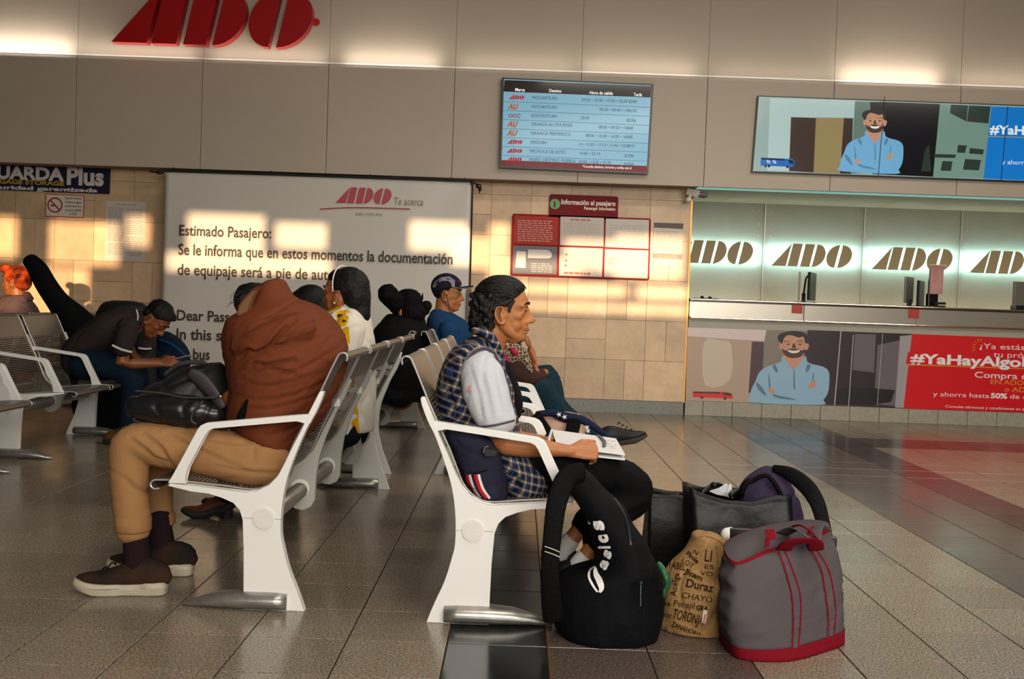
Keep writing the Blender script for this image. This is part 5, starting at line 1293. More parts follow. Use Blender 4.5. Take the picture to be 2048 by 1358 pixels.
def blouse():
    m = mat('white_blouse', '#c6bcae', rough=.85); nt, b, L = nodes(m)
    g = nt.nodes.new('ShaderNodeTexCoord'); v = nt.nodes.new('ShaderNodeTexVoronoi'); v.inputs['Scale'].default_value = 13; L(g.outputs['Object'], v.inputs['Vector'])
    nz = nt.nodes.new('ShaderNodeTexNoise'); nz.inputs['Scale'].default_value = 42; L(g.outputs['Object'], nz.inputs['Vector'])
    sp = nt.nodes.new('ShaderNodeSeparateXYZ'); L(g.outputs['Object'], sp.inputs[0])
    def mth(op, a, c=None):
        n = nt.nodes.new('ShaderNodeMath'); n.operation = op
        for i, x in enumerate((a, c)):
            if x is None: continue
            if isinstance(x, (int, float)): n.inputs[i].default_value = x
            else: L(x, n.inputs[i])
        return n.outputs[0]
    front = mth('LESS_THAN', mth('ADD', sp.outputs[0], mth('MULTIPLY', sp.outputs[2], .10)), -.66)
    fl = mth('MULTIPLY', mth('LESS_THAN', mth('ADD', v.outputs['Distance'], mth('MULTIPLY', nz.outputs['Fac'], .25)), .60), front)
    dk = mth('MULTIPLY', mth('GREATER_THAN', nz.outputs['Fac'], .60), front)
    mx = nt.nodes.new('ShaderNodeMix'); mx.data_type = 'RGBA'; mx.inputs[6].default_value = hexc('#cfc6b8'); mx.inputs[7].default_value = hexc('#c9930f'); L(fl, mx.inputs[0])
    m2 = nt.nodes.new('ShaderNodeMix'); m2.data_type = 'RGBA'; m2.inputs[7].default_value = hexc('#2e2622'); L(mx.outputs[2], m2.inputs[6]); L(dk, m2.inputs[0])
    L(m2.outputs[2], b.inputs['Base Color']); return m
bm = bmesh.new(); sl(bm, [(603, 690, 728, .06), (612, 672, 736, .09), (628, 648, 740, .15), (655, 640, 745, .19), (690, 648, 750, .20), (740, 655, 752, .20), (800, 650, 750, .20), (860, 640, 748, .21)], 4.92)
for yy in (4.73, 5.09): tube(bm, [at(700, 655, yy), at(690, 715, yy), at(682, 768, yy), at(650, 780, yy)], [.07, .062, .055, .045], seg=12, sub=2)
body('blouse', bm, .009, blouse(), t, 2, folds(.006, (10, 10, 8), 6))
M_DKTR = mat('dark_trousers', '#12141a', rough=.85); bm = bmesh.new()
for yy in (4.80, 5.04): tube(bm, [at(690, 860, yy), at(560, 852, yy), at(500, 858, yy), at(470, 900, yy), at(455, 985, yy)], [.085, .075, .065, .058, .052], seg=14, sub=2)
body('trousers', bm, .012, M_DKTR, t, 2)
BOOT = mat('brown_leather', '#5e3317', rough=.4); BSOLE = mat('black_sole', '')
for yy, xx in ((4.86, -1.30), (5.08, -1.27)): shoe(t, (xx, yy, 0), (-1, -.05), BOOT, BSOLE, L=.235, h=.080, heelblock=.045, name='boot')
done(t)

# ---------------------------------------------------------------- black-haired head beyond the brown jacket
t = thing('person', 'person with black hair, nearly hidden behind the brown jacket\'s shoulder', 'person', (-1.12, 5.50, .415))
c = at(618, 618, 5.50); HMx = hmat(c, 180, 20, 0, .95); bm = bmesh.new(); head_bm(bm, HMx); tube(bm, [c + V3((.05, 0, -.14)), c], [.06, .05], seg=12); tube(bm, [at(650, 680, 5.5), at(690, 850, 5.5)], [(.15, .11), (.16, .13)], seg=12, ref=(1, 0, 0)); body('body', bm, .01, SKIN2, t, 2)
bm = bmesh.new(); ell(bm, (-.018, 0, .04), (.105, .086, .094)); ell(bm, (.03, 0, .075), (.055, .07, .045)); ell(bm, (-.07, 0, -.02), (.05, .07, .07)); bm.transform(HMx); body('hair', bm, .009, HAIR, t, 2)
bm = bmesh.new(); tube(bm, [at(650, 655, 5.5), at(660, 720, 5.5), at(685, 850, 5.5)], [(.16, .10), (.20, .14), (.19, .15)], seg=16, sub=2, ref=(1, 0, 0)); body('jacket', bm, .012, mat('black_jacket', '#0b0b0c', rough=.85), t, 2)
bm = bmesh.new()
for yy in (5.38, 5.62): tube(bm, [at(690, 840, yy), at(600, 820, yy), at(585, 900, yy), at(580, 960, yy)], [.085, .07, .06, .05], seg=12, sub=2)
body('trousers', bm, .014, M_DKTR, t, 2)
for yy in (5.38, 5.62): shoe(t, (-1.13, yy, 0), (-1, 0), M_BLKSHOE, M_BLKSOLE, L=.25)
done(t)

# ---------------------------------------------------------------- person in black with a bun
t = thing('person', 'person all in black with a round hair bun, back turned', 'person', (-.78, 6.58, .415))
c = at(812, 618, 6.58); HMk = hmat(c, 150, 10, 0, .95); bm = bmesh.new(); head_bm(bm, HMk); tube(bm, [c + V3((.0, 0, -.13)), c], [.06, .05], seg=12); tube(bm, [at(802, 670, 6.58), at(800, 790, 6.58)], [(.12, .08), (.12, .10)], seg=12, ref=(1, 0, 0)); body('body', bm, .01, SKIN2, t, 2)
bm = bmesh.new(); ell(bm, (-.02, 0, .035), (.108, .090, .100)); ell(bm, (-.05, 0, -.04), (.09, .085, .08)); ell(bm, (.03, 0, .065), (.06, .075, .05)); bm.transform(HMk)
tube(bm, [at(776, 588, 6.50), at(786, 600, 6.52), at(800, 618, 6.56)], [.066, .060, .055], seg=14, sub=2)
body('hair', bm, .009, mat('black_plush', '#070707', rough=.8), t, 1, folds(.006, (30, 30, 30)))
bm = bmesh.new(); ell(bm, at(853, 612, 6.6), (.035, .03, .035)); ell(bm, at(847, 622, 6.6), (.04, .03, .03)); tube(bm, [at(838, 608, 6.6), at(844, 596, 6.6), at(845, 586, 6.6)], [.016, .009, .002], seg=8, sub=2); fin('scrunchie', bm, mat('black_plush', ''), t, smooth=True)
bm = bmesh.new(); sl(bm, [(628, 775, 848, .08), (645, 760, 852, .13), (665, 746, 858, .18), (690, 742, 862, .2), (740, 744, 864, .2), (800, 742, 862, .2)], 6.58); body('jacket', bm, .011, mat('black_jacket', ''), t, 2, folds(.006, (9, 9, 9)))
bm = bmesh.new()
for yy in (6.46, 6.70): tube(bm, [at(800, 790, yy), at(690, 770, yy), at(675, 840, yy), at(670, 900, yy)], [.085, .07, .06, .05], seg=12, sub=2)
body('trousers', bm, .014, M_DKTR, t, 2)
for yy in (6.46, 6.70): shoe(t, (-1.10, yy, 0), (-1, 0), M_BLKSHOE, M_BLKSOLE, L=.25)
done(t)

# ---------------------------------------------------------------- man with the cap
t = thing('person', 'man in blue tee with a navy and grey cap and earphones, facing right', 'person', (-.2, 7.19, .415))
CYP = 7.19; c = at(894, 587, CYP); HMc = hmat(c, 0, 3, 0, 1.0); bm = bmesh.new(); head_bm(bm, HMc)
tube(bm, [at(885, 645, CYP), c + V3((-.02, 0, -.05))], [.062, .055], seg=14); tube(bm, [at(892, 670, CYP), at(895, 790, CYP)], [(.09, .13), (.10, .13)], seg=14, ref=(0, 1, 0))
for yy in (6.98, 7.40):
    e_ = at(905, 745, yy); w_ = at(970, 760, yy); tube(bm, [at(898, 670, yy), e_, w_], [.038, .036, .026], seg=10); hand_bm(bm, w_, (1, 0, -.1), (0, 0, 1), .95, curl=25)
body('body', bm, .0065, SKIN, t, 2); face_parts(t, HMc)
NAVY = mat('cap_navy', '#1c1a2b', rough=.8); CGREY = mat('cap_grey', '#77737c', rough=.8)
bm = bmesh.new(); ell(bm, (-.008, 0, .046), (.108, .088, .094), seg=28, rings=18); 
bmesh.ops.bisect_plane(bm, geom=bm.verts[:] + bm.edges[:] + bm.faces[:], plane_co=(0, 0, .034), plane_no=(.32, 0, -1), clear_outer=True)
bmesh.ops.holes_fill(bm, edges=[e for e in bm.edges if e.is_boundary]); bm.transform(HMc); cap = fin('cap', bm, NAVY, t, smooth=True)
def brim(bm, dz, th, e=0):
    P_ = [(.05, -.078), (.10, -.080 - e), (.145, -.066 - e), (.172 + e, -.03), (.176 + e, 0), (.172 + e, .03), (.145, .066 + e), (.10, .080 + e), (.05, .078)]
    v = [V3((x, y, .066 + dz - (y * y) * 3.0 - max(0, x - .1) * .03)) for x, y in P_]
    poly(bm, v, V3((0, 0, th)))
bm = bmesh.new(); brim(bm, 0, .009); bm.transform(HMc); fin('brim', bm, NAVY, cap)
bm = bmesh.new(); brim(bm, -.004, .005, .004); bm.transform(HMc); fin('brim_edge', bm, CGREY, cap)
for s in (-1, 1):
    bm = bmesh.new(); q = [(.055, .045), (.050, .095), (.010, .118), (-.045, .105), (-.085, .070), (-.100, .035), (-.080, .032), (-.065, .062), (-.030, .082), (.008, .086), (.028, .070), (.034, .048)]
    for (x, z) in q: pass
    vs = []
    for x, z in q:
        k = 1 - ((x + .008) / .110) ** 2 - ((z - .046) / .0965) ** 2
        vs.append(V3((x, s * (.090 * math.sqrt(max(.02, k)) + .007), z)))
    f = poly(bm, vs, V3((0, s * -.01, 0))); bm.transform(HMc); fin('side_stripe', bm, CGREY, cap)
bm = bmesh.new(); ell(bm, (.078, -.03, .085), (.010, .018, .012)); ell(bm, (.080, .03, .085), (.010, .018, .012)); bm.transform(HMc); fin('red_badge', bm, mat('cap_red', '#6b1626', rough=.7), cap)
bm = bmesh.new(); ell(bm, (-.012, 0, .030), (.098, .079, .086)); bm.transform(HMc); body('hair', bm, .006, mat('short_hair', '#1d140f', rough=.8), t, 1, hairfold(HMc, .001, (30, 30, 30)))
bm = bmesh.new(); ell(bm, (.004, -.083, -.012), (.007, .006, .008)); tube(bm, [(.004, -.085, -.012), (.02, -.088, -.06), (.035, -.085, -.12)], .0022, seg=5, sub=3); bm.transform(HMc); fin('earphone_wire', bm, mat('black_plastic', ''), t)
bm = bmesh.new(); sl(bm, [(618, 866, 890, .06), (626, 860, 908, .10), (640, 855, 930, .17), (660, 853, 945, .22), (690, 852, 950, .22), (740, 856, 950, .21), (800, 856, 948, .20)], CYP)
for yy in (6.98, 7.40): tube(bm, [at(898, 660, yy), at(905, 700, yy)], [.07, .062], seg=12)
body('tee_shirt', bm, .010, mat('blue_tee', '#183658', rough=.85), t, 2, folds(.005, (7, 7, 26)))
bm = bmesh.new()
for yy in (7.08, 7.32): tube(bm, [at(890, 790, yy), at(1000, 780, yy), at(1010, 840, yy), at(1010, 880, yy)], [.085, .07, .06, .05], seg=12, sub=2)
body('trousers', bm, .014, M_DKTR, t, 2)
for yy in (7.08, 7.32): shoe(t, (-.12, yy, 0), (1, 0), M_BLKSHOE, M_BLKSOLE, L=.26)
done(t)

# ---------------------------------------------------------------- slouched person in jeans and patterned sweater
t = thing('person', 'slouched person in patterned brown sweater and jeans, face hidden by plaid man', 'person', (-.1, 6.60, .415))
YJ = 6.60; c = at(1022, 655, YJ); HMj = hmat(c, 0, 25, 0, .9); bm = bmesh.new(); head_bm(bm, HMj)
tube(bm, [at(1000, 700, YJ), c], [.06, .05], seg=12); tube(bm, [at(1010, 715, YJ), at(960, 800, YJ)], [(.15, .11), (.15, .12)], seg=12, ref=(0, 1, 0))
e_ = at(1075, 752, 6.42); w_ = at(1062, 702, 6.50); tube(bm, [at(1020, 700, 6.44), e_, w_], [.045, .04, .026], seg=10); hand_bm(bm, w_, (-.3, .1, 1), (1, 0, .2), .9, curl=60, thumb=-1)
e_ = at(1070, 755, 6.80); w_ = at(1090, 745, 6.65); tube(bm, [at(1020, 705, 6.78), e_, w_], [.045, .04, .026], seg=10)
body('body', bm, .0085, SKIN2, t, 2)
bm = bmesh.new(); ell(bm, (-.02, 0, .04), (.105, .088, .094)); ell(bm, (-.07, 0, -.02), (.06, .08, .08)); bm.transform(HMj); body('hair', bm, .01, HAIR, t, 1)
def knit():
    m = mat('patterned_knit', '#45322c', rough=.9); nt, b, L = nodes(m)
    g = nt.nodes.new('ShaderNodeTexCoord'); v = nt.nodes.new('ShaderNodeTexVoronoi'); v.feature = 'DISTANCE_TO_EDGE'; v.inputs['Scale'].default_value = 48; L(g.outputs['Object'], v.inputs['Vector'])
    r = nt.nodes.new('ShaderNodeValToRGB'); r.color_ramp.elements[0].position = .06; r.color_ramp.elements[0].color = hexc('#b09c80'); r.color_ramp.elements[1].position = .09; r.color_ramp.elements[1].color = hexc('#4b3d33')
    L(v.outputs['Distance'], r.inputs[0]); L(r.outputs[0], b.inputs['Base Color']); return m
bm = bmesh.new(); tube(bm, [at(1005, 700, YJ), at(990, 745, YJ), at(960, 800, YJ)], [(.13, .20), (.15, .19), (.16, .19)], seg=16, sub=2, ref=(0, 1, 0)); tube(bm, [at(1012, 705, 6.44), at(1035, 735, 6.40), at(1062, 755, 6.42), at(1078, 752, 6.45)], [.09, .088, .070, .05], seg=14, sub=2)
sw = body('sweater', bm, .010, mat('brown_sweater', '#3d2a26', rough=.9, bump=.3, bscale=90), t, 2, folds(.005, (9, 9, 9)))
bm = bmesh.new(); tube(bm, [at(1000, 700, 6.33), at(1020, 705, 6.33), at(1045, 712, 6.33), at(1062, 742, 6.34)], [(.035, .02), (.07, .03), (.045, .03), (.015, .012)], seg=12, sub=3, ref=(0, 1, 0)); body('patterned_yoke', bm, .008, knit(), t, 1)
bm = bmesh.new(); tube(bm, [at(1006, 712, 6.29), at(1014, 722, 6.29)], [.018, .016], seg=8); tube(bm, [at(1022, 697, 6.29), at(1030, 706, 6.29)], [.010, .018], seg=8); fin('red_patches', bm, mat('crimson_cloth', '#a51f38', rough=.8), t, smooth=True)
M_JEAN = mat('teal_denim', '#162e38', rough=.85, var=.2, scale=20)
bm = bmesh.new()
tube(bm, [at(960, 800, 6.5), at(1030, 790, 6.48), at(1078, 775, 6.46), at(1100, 800, 6.44), at(1140, 840, 6.42), at(1195, 872, 6.40)], [.10, .10, .085, .075, .065, .045], seg=16, sub=3)
tube(bm, [at(960, 800, 6.75), at(1050, 775, 6.78), at(1092, 752, 6.80), at(1110, 800, 6.72), at(1120, 860, 6.70)], [.10, .09, .078, .065, .05], seg=16, sub=3)
body('jeans', bm, .010, M_JEAN, t, 2, folds(.006, (12, 12, 12)))
h_ = at(1205, 880, 6.40); shoe(t, (h_.x, 6.40, h_.z - .05), (1, -.1), M_BLKSHOE, mat('grey_sole', '#3a352f', rough=.7), L=.28, h=.13, laces=mat('black_laces', ''), pitch=-12)
shoe(t, (at(1115, 880, 6.70).x, 6.70, 0), (1, 0), M_BLKSHOE, M_BLKSOLE, L=.26)
done(t)

# ---------------------------------------------------------------- young man with phone
t = thing('person', 'young man in dark polo bent over his phone on the left bench', 'person', (-2.95, 7.22, .415))
YP = 7.22; fp = lambda pts, y=YP: [at(px, py, y) for px, py in pts]
c = at(311, 638, YP); HMp = hmat(c, 0, 52, 0, 1.0); bm = bmesh.new(); head_bm(bm, HMp)
tube(bm, fp([(268, 640), (290, 640), (305, 640)]), [.062, .055, .05], seg=12); tube(bm, fp([(265, 655), (215, 670), (175, 715)]), [(.06, .12), (.07, .12), (.08, .12)], seg=14, ref=(0, 1, 0))
E1, W1 = at(243, 727, 7.0), at(318, 727, 7.08)
tube(bm, [at(256, 668, 7.04), E1, E1.lerp(W1, .3), W1], [.05, .042, .040, .026], seg=12); hand_bm(bm, W1, (1, .15, .15), (0, -.7, .5), 1.0, curl=30, thumb=-1)
E2, W2 = at(270, 725, 7.42), at(322, 722, 7.34)
tube(bm, [at(270, 665, 7.40), E2, W2], [.04, .04, .026], seg=12); hand_bm(bm, W2, (1, -.2, .1), (0, .7, .5), 1.0, curl=30, thumb=1)
body('body', bm, .007, mat('skin_phone_man', '#7c4524', rough=.5), t, 2); face_parts(t, HMp)
bm = bmesh.new(); ell(bm, (-.012, 0, .055), (.104, .084, .088)); ell(bm, (.040, 0, .078), (.062, .074, .052)); ell(bm, (-.060, 0, .005), (.045, .070, .060)); bm.transform(HMp); body('hair', bm, .007, HAIR, t, 1, hairfold(HMp, .005, (50, 50, 50)))
bm = bmesh.new(); tube(bm, fp([(280, 637), (262, 640), (232, 652), (195, 678), (165, 705), (160, 722)]), [(.075, .062), (.15, .085), (.22, .115), (.21, .13), (.19, .13), (.18, .11)], seg=20, sub=3, ref=(0, .0, 1))
tube(bm, [at(258, 655, 7.05), at(250, 680, 7.0), at(245, 697, 6.99)], [.075, .07, .066], seg=14, sub=2); tube(bm, [at(270, 655, 7.40), at(280, 680, 7.42), at(287, 694, 7.42)], [.07, .065, .06], seg=14, sub=2)
body('polo_shirt', bm, .009, mat('dark_polo', '#2d2422', rough=.85), t, 2, folds(.005, (9, 9, 9)))
bm = bmesh.new(); tube(bm, fp([(226, 691), (243, 699), (262, 704)], 6.93), .008, seg=6, sub=2); tube(bm, fp([(278, 696), (290, 698), (301, 697)], 7.30), .007, seg=6, sub=2); tube(bm, fp([(273, 620), (276, 632), (274, 648)], 7.13), .005, seg=6, sub=2); fin('white_piping', bm, mat('white_piping', '#c9c5be', rough=.7), t)
bm = bmesh.new()
tube(bm, fp([(170, 728), (215, 730), (262, 752), (262, 800), (255, 850)], 7.08), [.11, .095, .082, .066, .058], seg=16, sub=3); tube(bm, fp([(170, 728), (215, 728), (275, 745), (272, 800), (268, 840)], 7.38), [.11, .095, .08, .066, .058], seg=16, sub=3)
body('jeans', bm, .010, mat('navy_denim', '#0d1c2a', rough=.85), t, 2)
for yy in (7.08, 7.38): shoe(t, (-2.78, yy, 0), (1, -.1), mat('tan_work_boot', '#5e3d1c', rough=.7), M_BLKSOLE, L=.28, name='boot')
done(t)
ph = thing('phone', 'phone in blue case held by the young man in polo', 'phone', at(360, 717, 7.15))
bm = bmesh.new(); box(bm, -.075, .075, -.035, .035, -.006, .006, bev=.004, M=Matrix.Rotation(R(-16), 4, 'Y')); o = fin('case', bm, mat('phone_blue', '#14406e', rough=.4), ph)
bm = bmesh.new(); box(bm, -.070, .066, -.031, .031, .006, .008, M=Matrix.Rotation(R(-16), 4, 'Y')); fin('lit_screen', bm, mat('phone_screen', '#c77b62', rough=.2, emit=.5), ph)

# ---------------------------------------------------------------- bandana wearer and the bench they sit on
L4 = bench(-3.62, 6.95, 4, -1, 'bench standing back to back behind the darker left bench')
t = thing('person', 'person in orange tie-dye bandana at the left photo edge', 'person', (-3.86, 8.10, .415))
YB = 8.10; c = at(32, 562, YB); HMb = hmat(c, 180, 0, 0, .95); bm = bmesh.new(); head_bm(bm, HMb, nose=.9)
tube(bm, [c + V3((.02, 0, -.14)), c], [.055, .05], seg=12); tube(bm, [at(40, 625, YB), at(40, 740, YB)], [(.11, .17), (.12, .16)], seg=12, ref=(0, 1, 0)); body('body', bm, .008, SKIN2, t, 2); face_parts(t, HMb)
bm = bmesh.new(); ell(bm, (-.016, 0, .040), (.112, .090, .092)); ell(bm, (-.055, 0, -.015), (.072, .078, .070)); ell(bm, (.09, 0, .10), (.050, .04, .04)); ell(bm, (.05, 0, .095), (.05, .04, .03)); bm.transform(HMb)
body('bandana', bm, .008, mat('orange_tie_dye', '#b8481a', rough=.85, col2='#3a1008', scale=15), t, 1, folds(.003, (30, 30, 30)))
bm = bmesh.new(); sl(bm, [(590, 12, 56, .09), (604, -4, 64, .15), (625, -8, 76, .19), (660, -10, 84, .2), (740, -10, 84, .2)], YB); tube(bm, [at(54, 590, YB - .06), at(62, 598, YB - .08)], [.03, .025], seg=8); body('shirt', bm, .011, mat('mauve_grey_shirt', '#5b4745', rough=.85), t, 2, folds(.005, (9, 9, 9)))
bm = bmesh.new()
for yy in (7.98, 8.22): tube(bm, [V3((-3.86, yy, .52)), V3((-4.25, yy, .52)), V3((-4.28, yy, .3)), V3((-4.28, yy, .10))], [.085, .07, .06, .05], seg=12, sub=2)
body('trousers', bm, .014, M_DKTR, t, 2)
for yy in (7.98, 8.22): shoe(t, (-4.20, yy, 0), (-1, 0), M_BLKSHOE, M_BLKSOLE, L=.25)
done(t)
# ================================================================== BAGS ON THE FLOOR AND SEAT
from mathutils.bvhtree import BVHTree
def drape(bm, target, off=.002, d=V3((0, 1, 0))):
    """lay flat print onto the camera-side surface of a bag by casting along d"""
    me = target.data; bv = BVHTree.FromPolygons([v.co.copy() for v in me.vertices], [tuple(p.vertices) for p in me.polygons])
    bmesh.ops.triangulate(bm, faces=bm.faces[:])
    for _ in range(4):
        es = [e for e in bm.edges if e.calc_length() > .009]
        if not es: break
        bmesh.ops.subdivide_edges(bm, edges=es, cuts=1); bmesh.ops.triangulate(bm, faces=bm.faces[:])
    bad = []
    eye = V3((0, 0, H_CAM))
    for v in bm.verts:
        r_ = (v.co - eye).normalized(); h = bv.ray_cast(eye, r_, 30.0)
        if h[0] is None: bad.append(v)
        else: v.co = h[0] - r_ * off
    bmesh.ops.delete(bm, geom=bad, context='VERTS')
def text_at(bm, s, px, py, Y, h, ang=0, wpx=None, bold=0, shear=0, sx=1.0):
    p = at(px, py, Y); k = Y / F_PX; size = h * k / .7
    if wpx is not None:
        c = bmesh.new(); text_bm(c, s, Matrix(), size, 1.0, bold * size, shear); xs = [v.co.x for v in c.verts]; sx = wpx * k / (max(xs) - min(xs)); c.free()
    text_bm(bm, s, Matrix.Translation(p) @ Matrix.Rotation(-R(ang), 4, 'Y') @ FACE, size, sx, bold * size, shear)
def strip_px(bm, pts, Y, w):
    """flat strip along photo points, width w metres, ready to be draped"""
    P = [at(x, y, Y) for x, y in pts]; P = [V3(q) for q in crom([tuple(p) for p in P], 6)]
    L_ = []; 
    for i, p in enumerate(P):
        t_ = (P[min(i+1, len(P)-1)] - P[max(0, i-1)]).normalized(); n = V3((t_.z, 0, -t_.x)) * (w / 2)
        L_.append((bm.verts.new(p + n), bm.verts.new(p - n)))
    for a, b in zip(L_, L_[1:]): bm.faces.new((a[0], a[1], b[1], b[0]))

# ---- navy backpack on the seat beside the plaid vest man
t = thing('backpack', 'navy backpack with red and white stripes wedged behind the plaid vest man', 'backpack', at(955, 1000, 3.50))
YN = 3.50; bm = bmesh.new()
sl(bm, [(862, 893, 950, .045), (875, 892, 985, .07), (900, 903, 1000, .08), (930, 912, 1008, .085), (960, 925, 1014, .085), (985, 945, 1016, .08), (1001, 965, 1010, .07)], YN)
nb = body('main_body', bm, .006, mat('navy_nylon', '#20202f', rough=.7, bump=.2, bscale=200), t, 2, folds(.004, (14, 10, 14), 4))
for x0, x1, c in ((931, 937, 'r'), (937, 942, 'w'), (948, 955, 'r'), (955, 960, 'w')):
    bm = bmesh.new(); m_ = (x0 + x1) / 2
    strip_px(bm, [(m_, 949), (m_ + 3, 962), (m_ + 10, 980), (m_ + 22, 997)], 3.4, (x1 - x0) * 3.5 / F_PX)
    drape(bm, nb, .0025); fin('red_stripe' if c == 'r' else 'white_stripe', bm, mat('stripe_red', '#b3202c', rough=.7) if c == 'r' else mat('stripe_white', '#d6d2cd', rough=.7), t)
bm = bmesh.new(); tube(bm, [at(930, 947, 3.40), at(950, 945, 3.40), at(975, 940, 3.40)], .003, seg=6); drape_b = None; fin('pocket_seam', bm, mat('navy_dark', '#12121c', rough=.8), t)
bm = bmesh.new(); poly(bm, [at(968, 895, 3.40), at(995, 903, 3.40), at(990, 912, 3.40), at(970, 913, 3.40)], V3((0, .02, 0))); fin('buckle_tab', bm, mat('black_plastic', ''), t)
bm = bmesh.new(); tube(bm, [at(968, 905, 3.39), at(969, 895, 3.39), at(976, 893, 3.39)], .0025, seg=6, sub=2); fin('buckle_ring', bm, mat('chrome_bright', ''), t)
adopt(t)

# ---- big black backpack leaning on his shins
t = thing('backpack', 'large black backpack with white lettering leaning against the plaid man\'s shins', 'backpack', at(1210, 1290, 3.36))
M_BLKN = mat('black_ripstop', '#08080a', rough=.75, bump=.25, bscale=120)
Yb = 3.34; bm = bmesh.new()
sl(bm, [(938, 1150, 1172, .03), (948, 1124, 1190, .05), (970, 1132, 1212, .065), (1000, 1150, 1238, .09), (1040, 1168, 1264, .105), (1075, 1180, 1292, .12), (1110, 1190, 1306, .135), (1135, 1180, 1316, .145), (1150, 1128, 1322, .15), (1185, 1100, 1330, .155), (1225, 1100, 1330, .16), (1262, 1112, 1320, .16), (1285, 1135, 1302, .15), (1291, 1160, 1290, .13)], Yb)
def bf(co, n):
    a = noise.noise(V3((co.x * 7 + co.z * 3, co.y * 6, co.z * 5 + 8))); b_ = noise.noise(V3((co.x * 18, co.y * 10, co.z * 14)))
    return .010 * ((1 - abs(a) * 2.4) - .5) + .003 * b_
bb = body('main_body', bm, .0065, M_BLKN, t, 3, bf)
for v in bb.data.vertices: v.co.z = max(.002, v.co.z)
bm = bmesh.new(); tube(bm, [at(1165, 944, 3.27), at(1135, 955, 3.25), at(1115, 1000, 3.22), at(1106, 1060, 3.20), at(1100, 1130, 3.19), at(1102, 1190, 3.20), at(1108, 1240, 3.22)], [(.030, .010), (.034, .008), (.032, .007), (.029, .006), (.028, .006), (.031, .007), (.034, .008)], seg=12, sub=4, ref=(0, 1, 0)); fin('shoulder_strap', bm, mat('black_webbing', '#070707', rough=.75, bump=.3, bscale=90), t, smooth=True)
bm = bmesh.new()
for y in (1093, 1103): tube(bm, [at(1090, y, 3.17), at(1105, y + 5, 3.165), at(1119, y + 11, 3.17)], .0014, seg=5, sub=2)
fin('strap_reflector', bm, mat('reflector_white', '#c9c6c0', rough=.5), t)
bm = bmesh.new()
strip_px(bm, [(1205, 966), (1226, 992), (1245, 1020), (1256, 1050), (1262, 1090)], 3.2, .006); drape(bm, bb, .004); fin('piping', bm, mat('black_piping', '#19191b', rough=.4), t, smooth=True)
bm = bmesh.new(); tube(bm, [at(1282, 1168, 3.16), at(1281, 1190, 3.155), at(1281, 1212, 3.155)], .0022, seg=6); ell(bm, at(1282, 1166, 3.155), (.005, .003, .005), seg=8, rings=6); fin('zip', bm, mat('zip_metal', '#4a515a', rough=.3, metal=.8), t)
bm = bmesh.new(); tube(bm, [at(1108, 1248, 3.20), at(1106, 1262, 3.19), at(1103, 1276, 3.18)], .003, seg=6, sub=2); fin('drawcord', bm, mat('black_piping', ''), t)
# white print: loop mark and sloping letters
bm = bmesh.new()
def ring_px(pts, w0, w1):
    n = len(pts); P = [V3(q) for q in crom([tuple(at(x, y, 3.2)) for x, y in pts], 5)]; L_ = []
    for i, p in enumerate(P):
        t_ = (P[min(i+1, len(P)-1)] - P[max(0, i-1)]).normalized(); f = i / (len(P) - 1); w_ = w0[0] * (1 - f) ** 1 + w0[1] * f + w1 * math.sin(math.pi * f)
        nn = V3((t_.z, 0, -t_.x)) * w_ / 2; L_.append((bm.verts.new(p + nn), bm.verts.new(p - nn)))
    for a, b in zip(L_, L_[1:]): bm.faces.new((a[0], a[1], b[1], b[0]))
ring_px([(1190, 1132), (1180, 1140), (1178, 1154), (1186, 1171), (1195, 1184)], (.004, .006), .002)
ring_px([(1190, 1134), (1192, 1148), (1199, 1162), (1203, 1176), (1199, 1185)], (.006, .006), .014)
for s, x, y, a, h, wd in (('a', 1214, 1138, 66, 24, 20), ('s', 1223, 1116, 76, 24, 18), ('i', 1223, 1095, 100, 28, 8), ('c', 1221, 1082, 110, 28, 19), ('s', 1212, 1057, 108, 30, 24)):
    text_at(bm, s, x - 4, y + 2, 3.2, h * .82, a, wpx=wd * .98, bold=.07, shear=.2)
ring_px([(1168, 1029), (1172, 1040), (1180, 1048)], (.004, .004), .003)
drape(bm, bb, .0035); fin('white_lettering', bm, mat('print_white', '#dcd9d3', rough=.6), t)
bm = bmesh.new(); tube(bm, [at(1318, 1128, 3.24), at(1329, 1145, 3.22), at(1335, 1168, 3.22), at(1330, 1180, 3.22), at(1328, 1192, 3.22)], [(.009, .008), (.013, .010), (.011, .010), (.008, .006), (.005, .005)], seg=10, sub=3); fin('green_ribbon', bm, mat('green_satin', '#0f4a28', rough=.5, bump=.6, bscale=60), t, smooth=True)
adopt(t)

# ---- burlap bag
t = thing('shopping_bag', 'tan burlap bag printed with dark words between black backpack and grey tote', 'bag', at(1395, 1280, 3.42))
M_BUR = mat('burlap', '#a07b4e', rough=.95, var=.22, scale=90, bump=.6, bscale=350)
Yu = 3.44; bm = bmesh.new()
sl(bm, [(1062, 1392, 1418, .03), (1068, 1382, 1442, .055), (1080, 1378, 1456, .065), (1100, 1366, 1464, .075), (1125, 1346, 1464, .09), (1150, 1330, 1462, .10), (1185, 1322, 1462, .115), (1220, 1316, 1460, .12), (1250, 1312, 1460, .12), (1268, 1330, 1460, .115), (1279, 1380, 1455, .10)], Yu)
ub = body('sack', bm, .006, M_BUR, t, 3, folds(.007, (11, 9, 5), 7))
for v in ub.data.vertices: v.co.z = max(.002, v.co.z)
bm = bmesh.new(); strip_px(bm, [(1436, 1085), (1440, 1120), (1434, 1180), (1428, 1230), (1420, 1268)], 3.2, .012); drape(bm, ub, .004); fin('side_seam', bm, M_BUR, t)
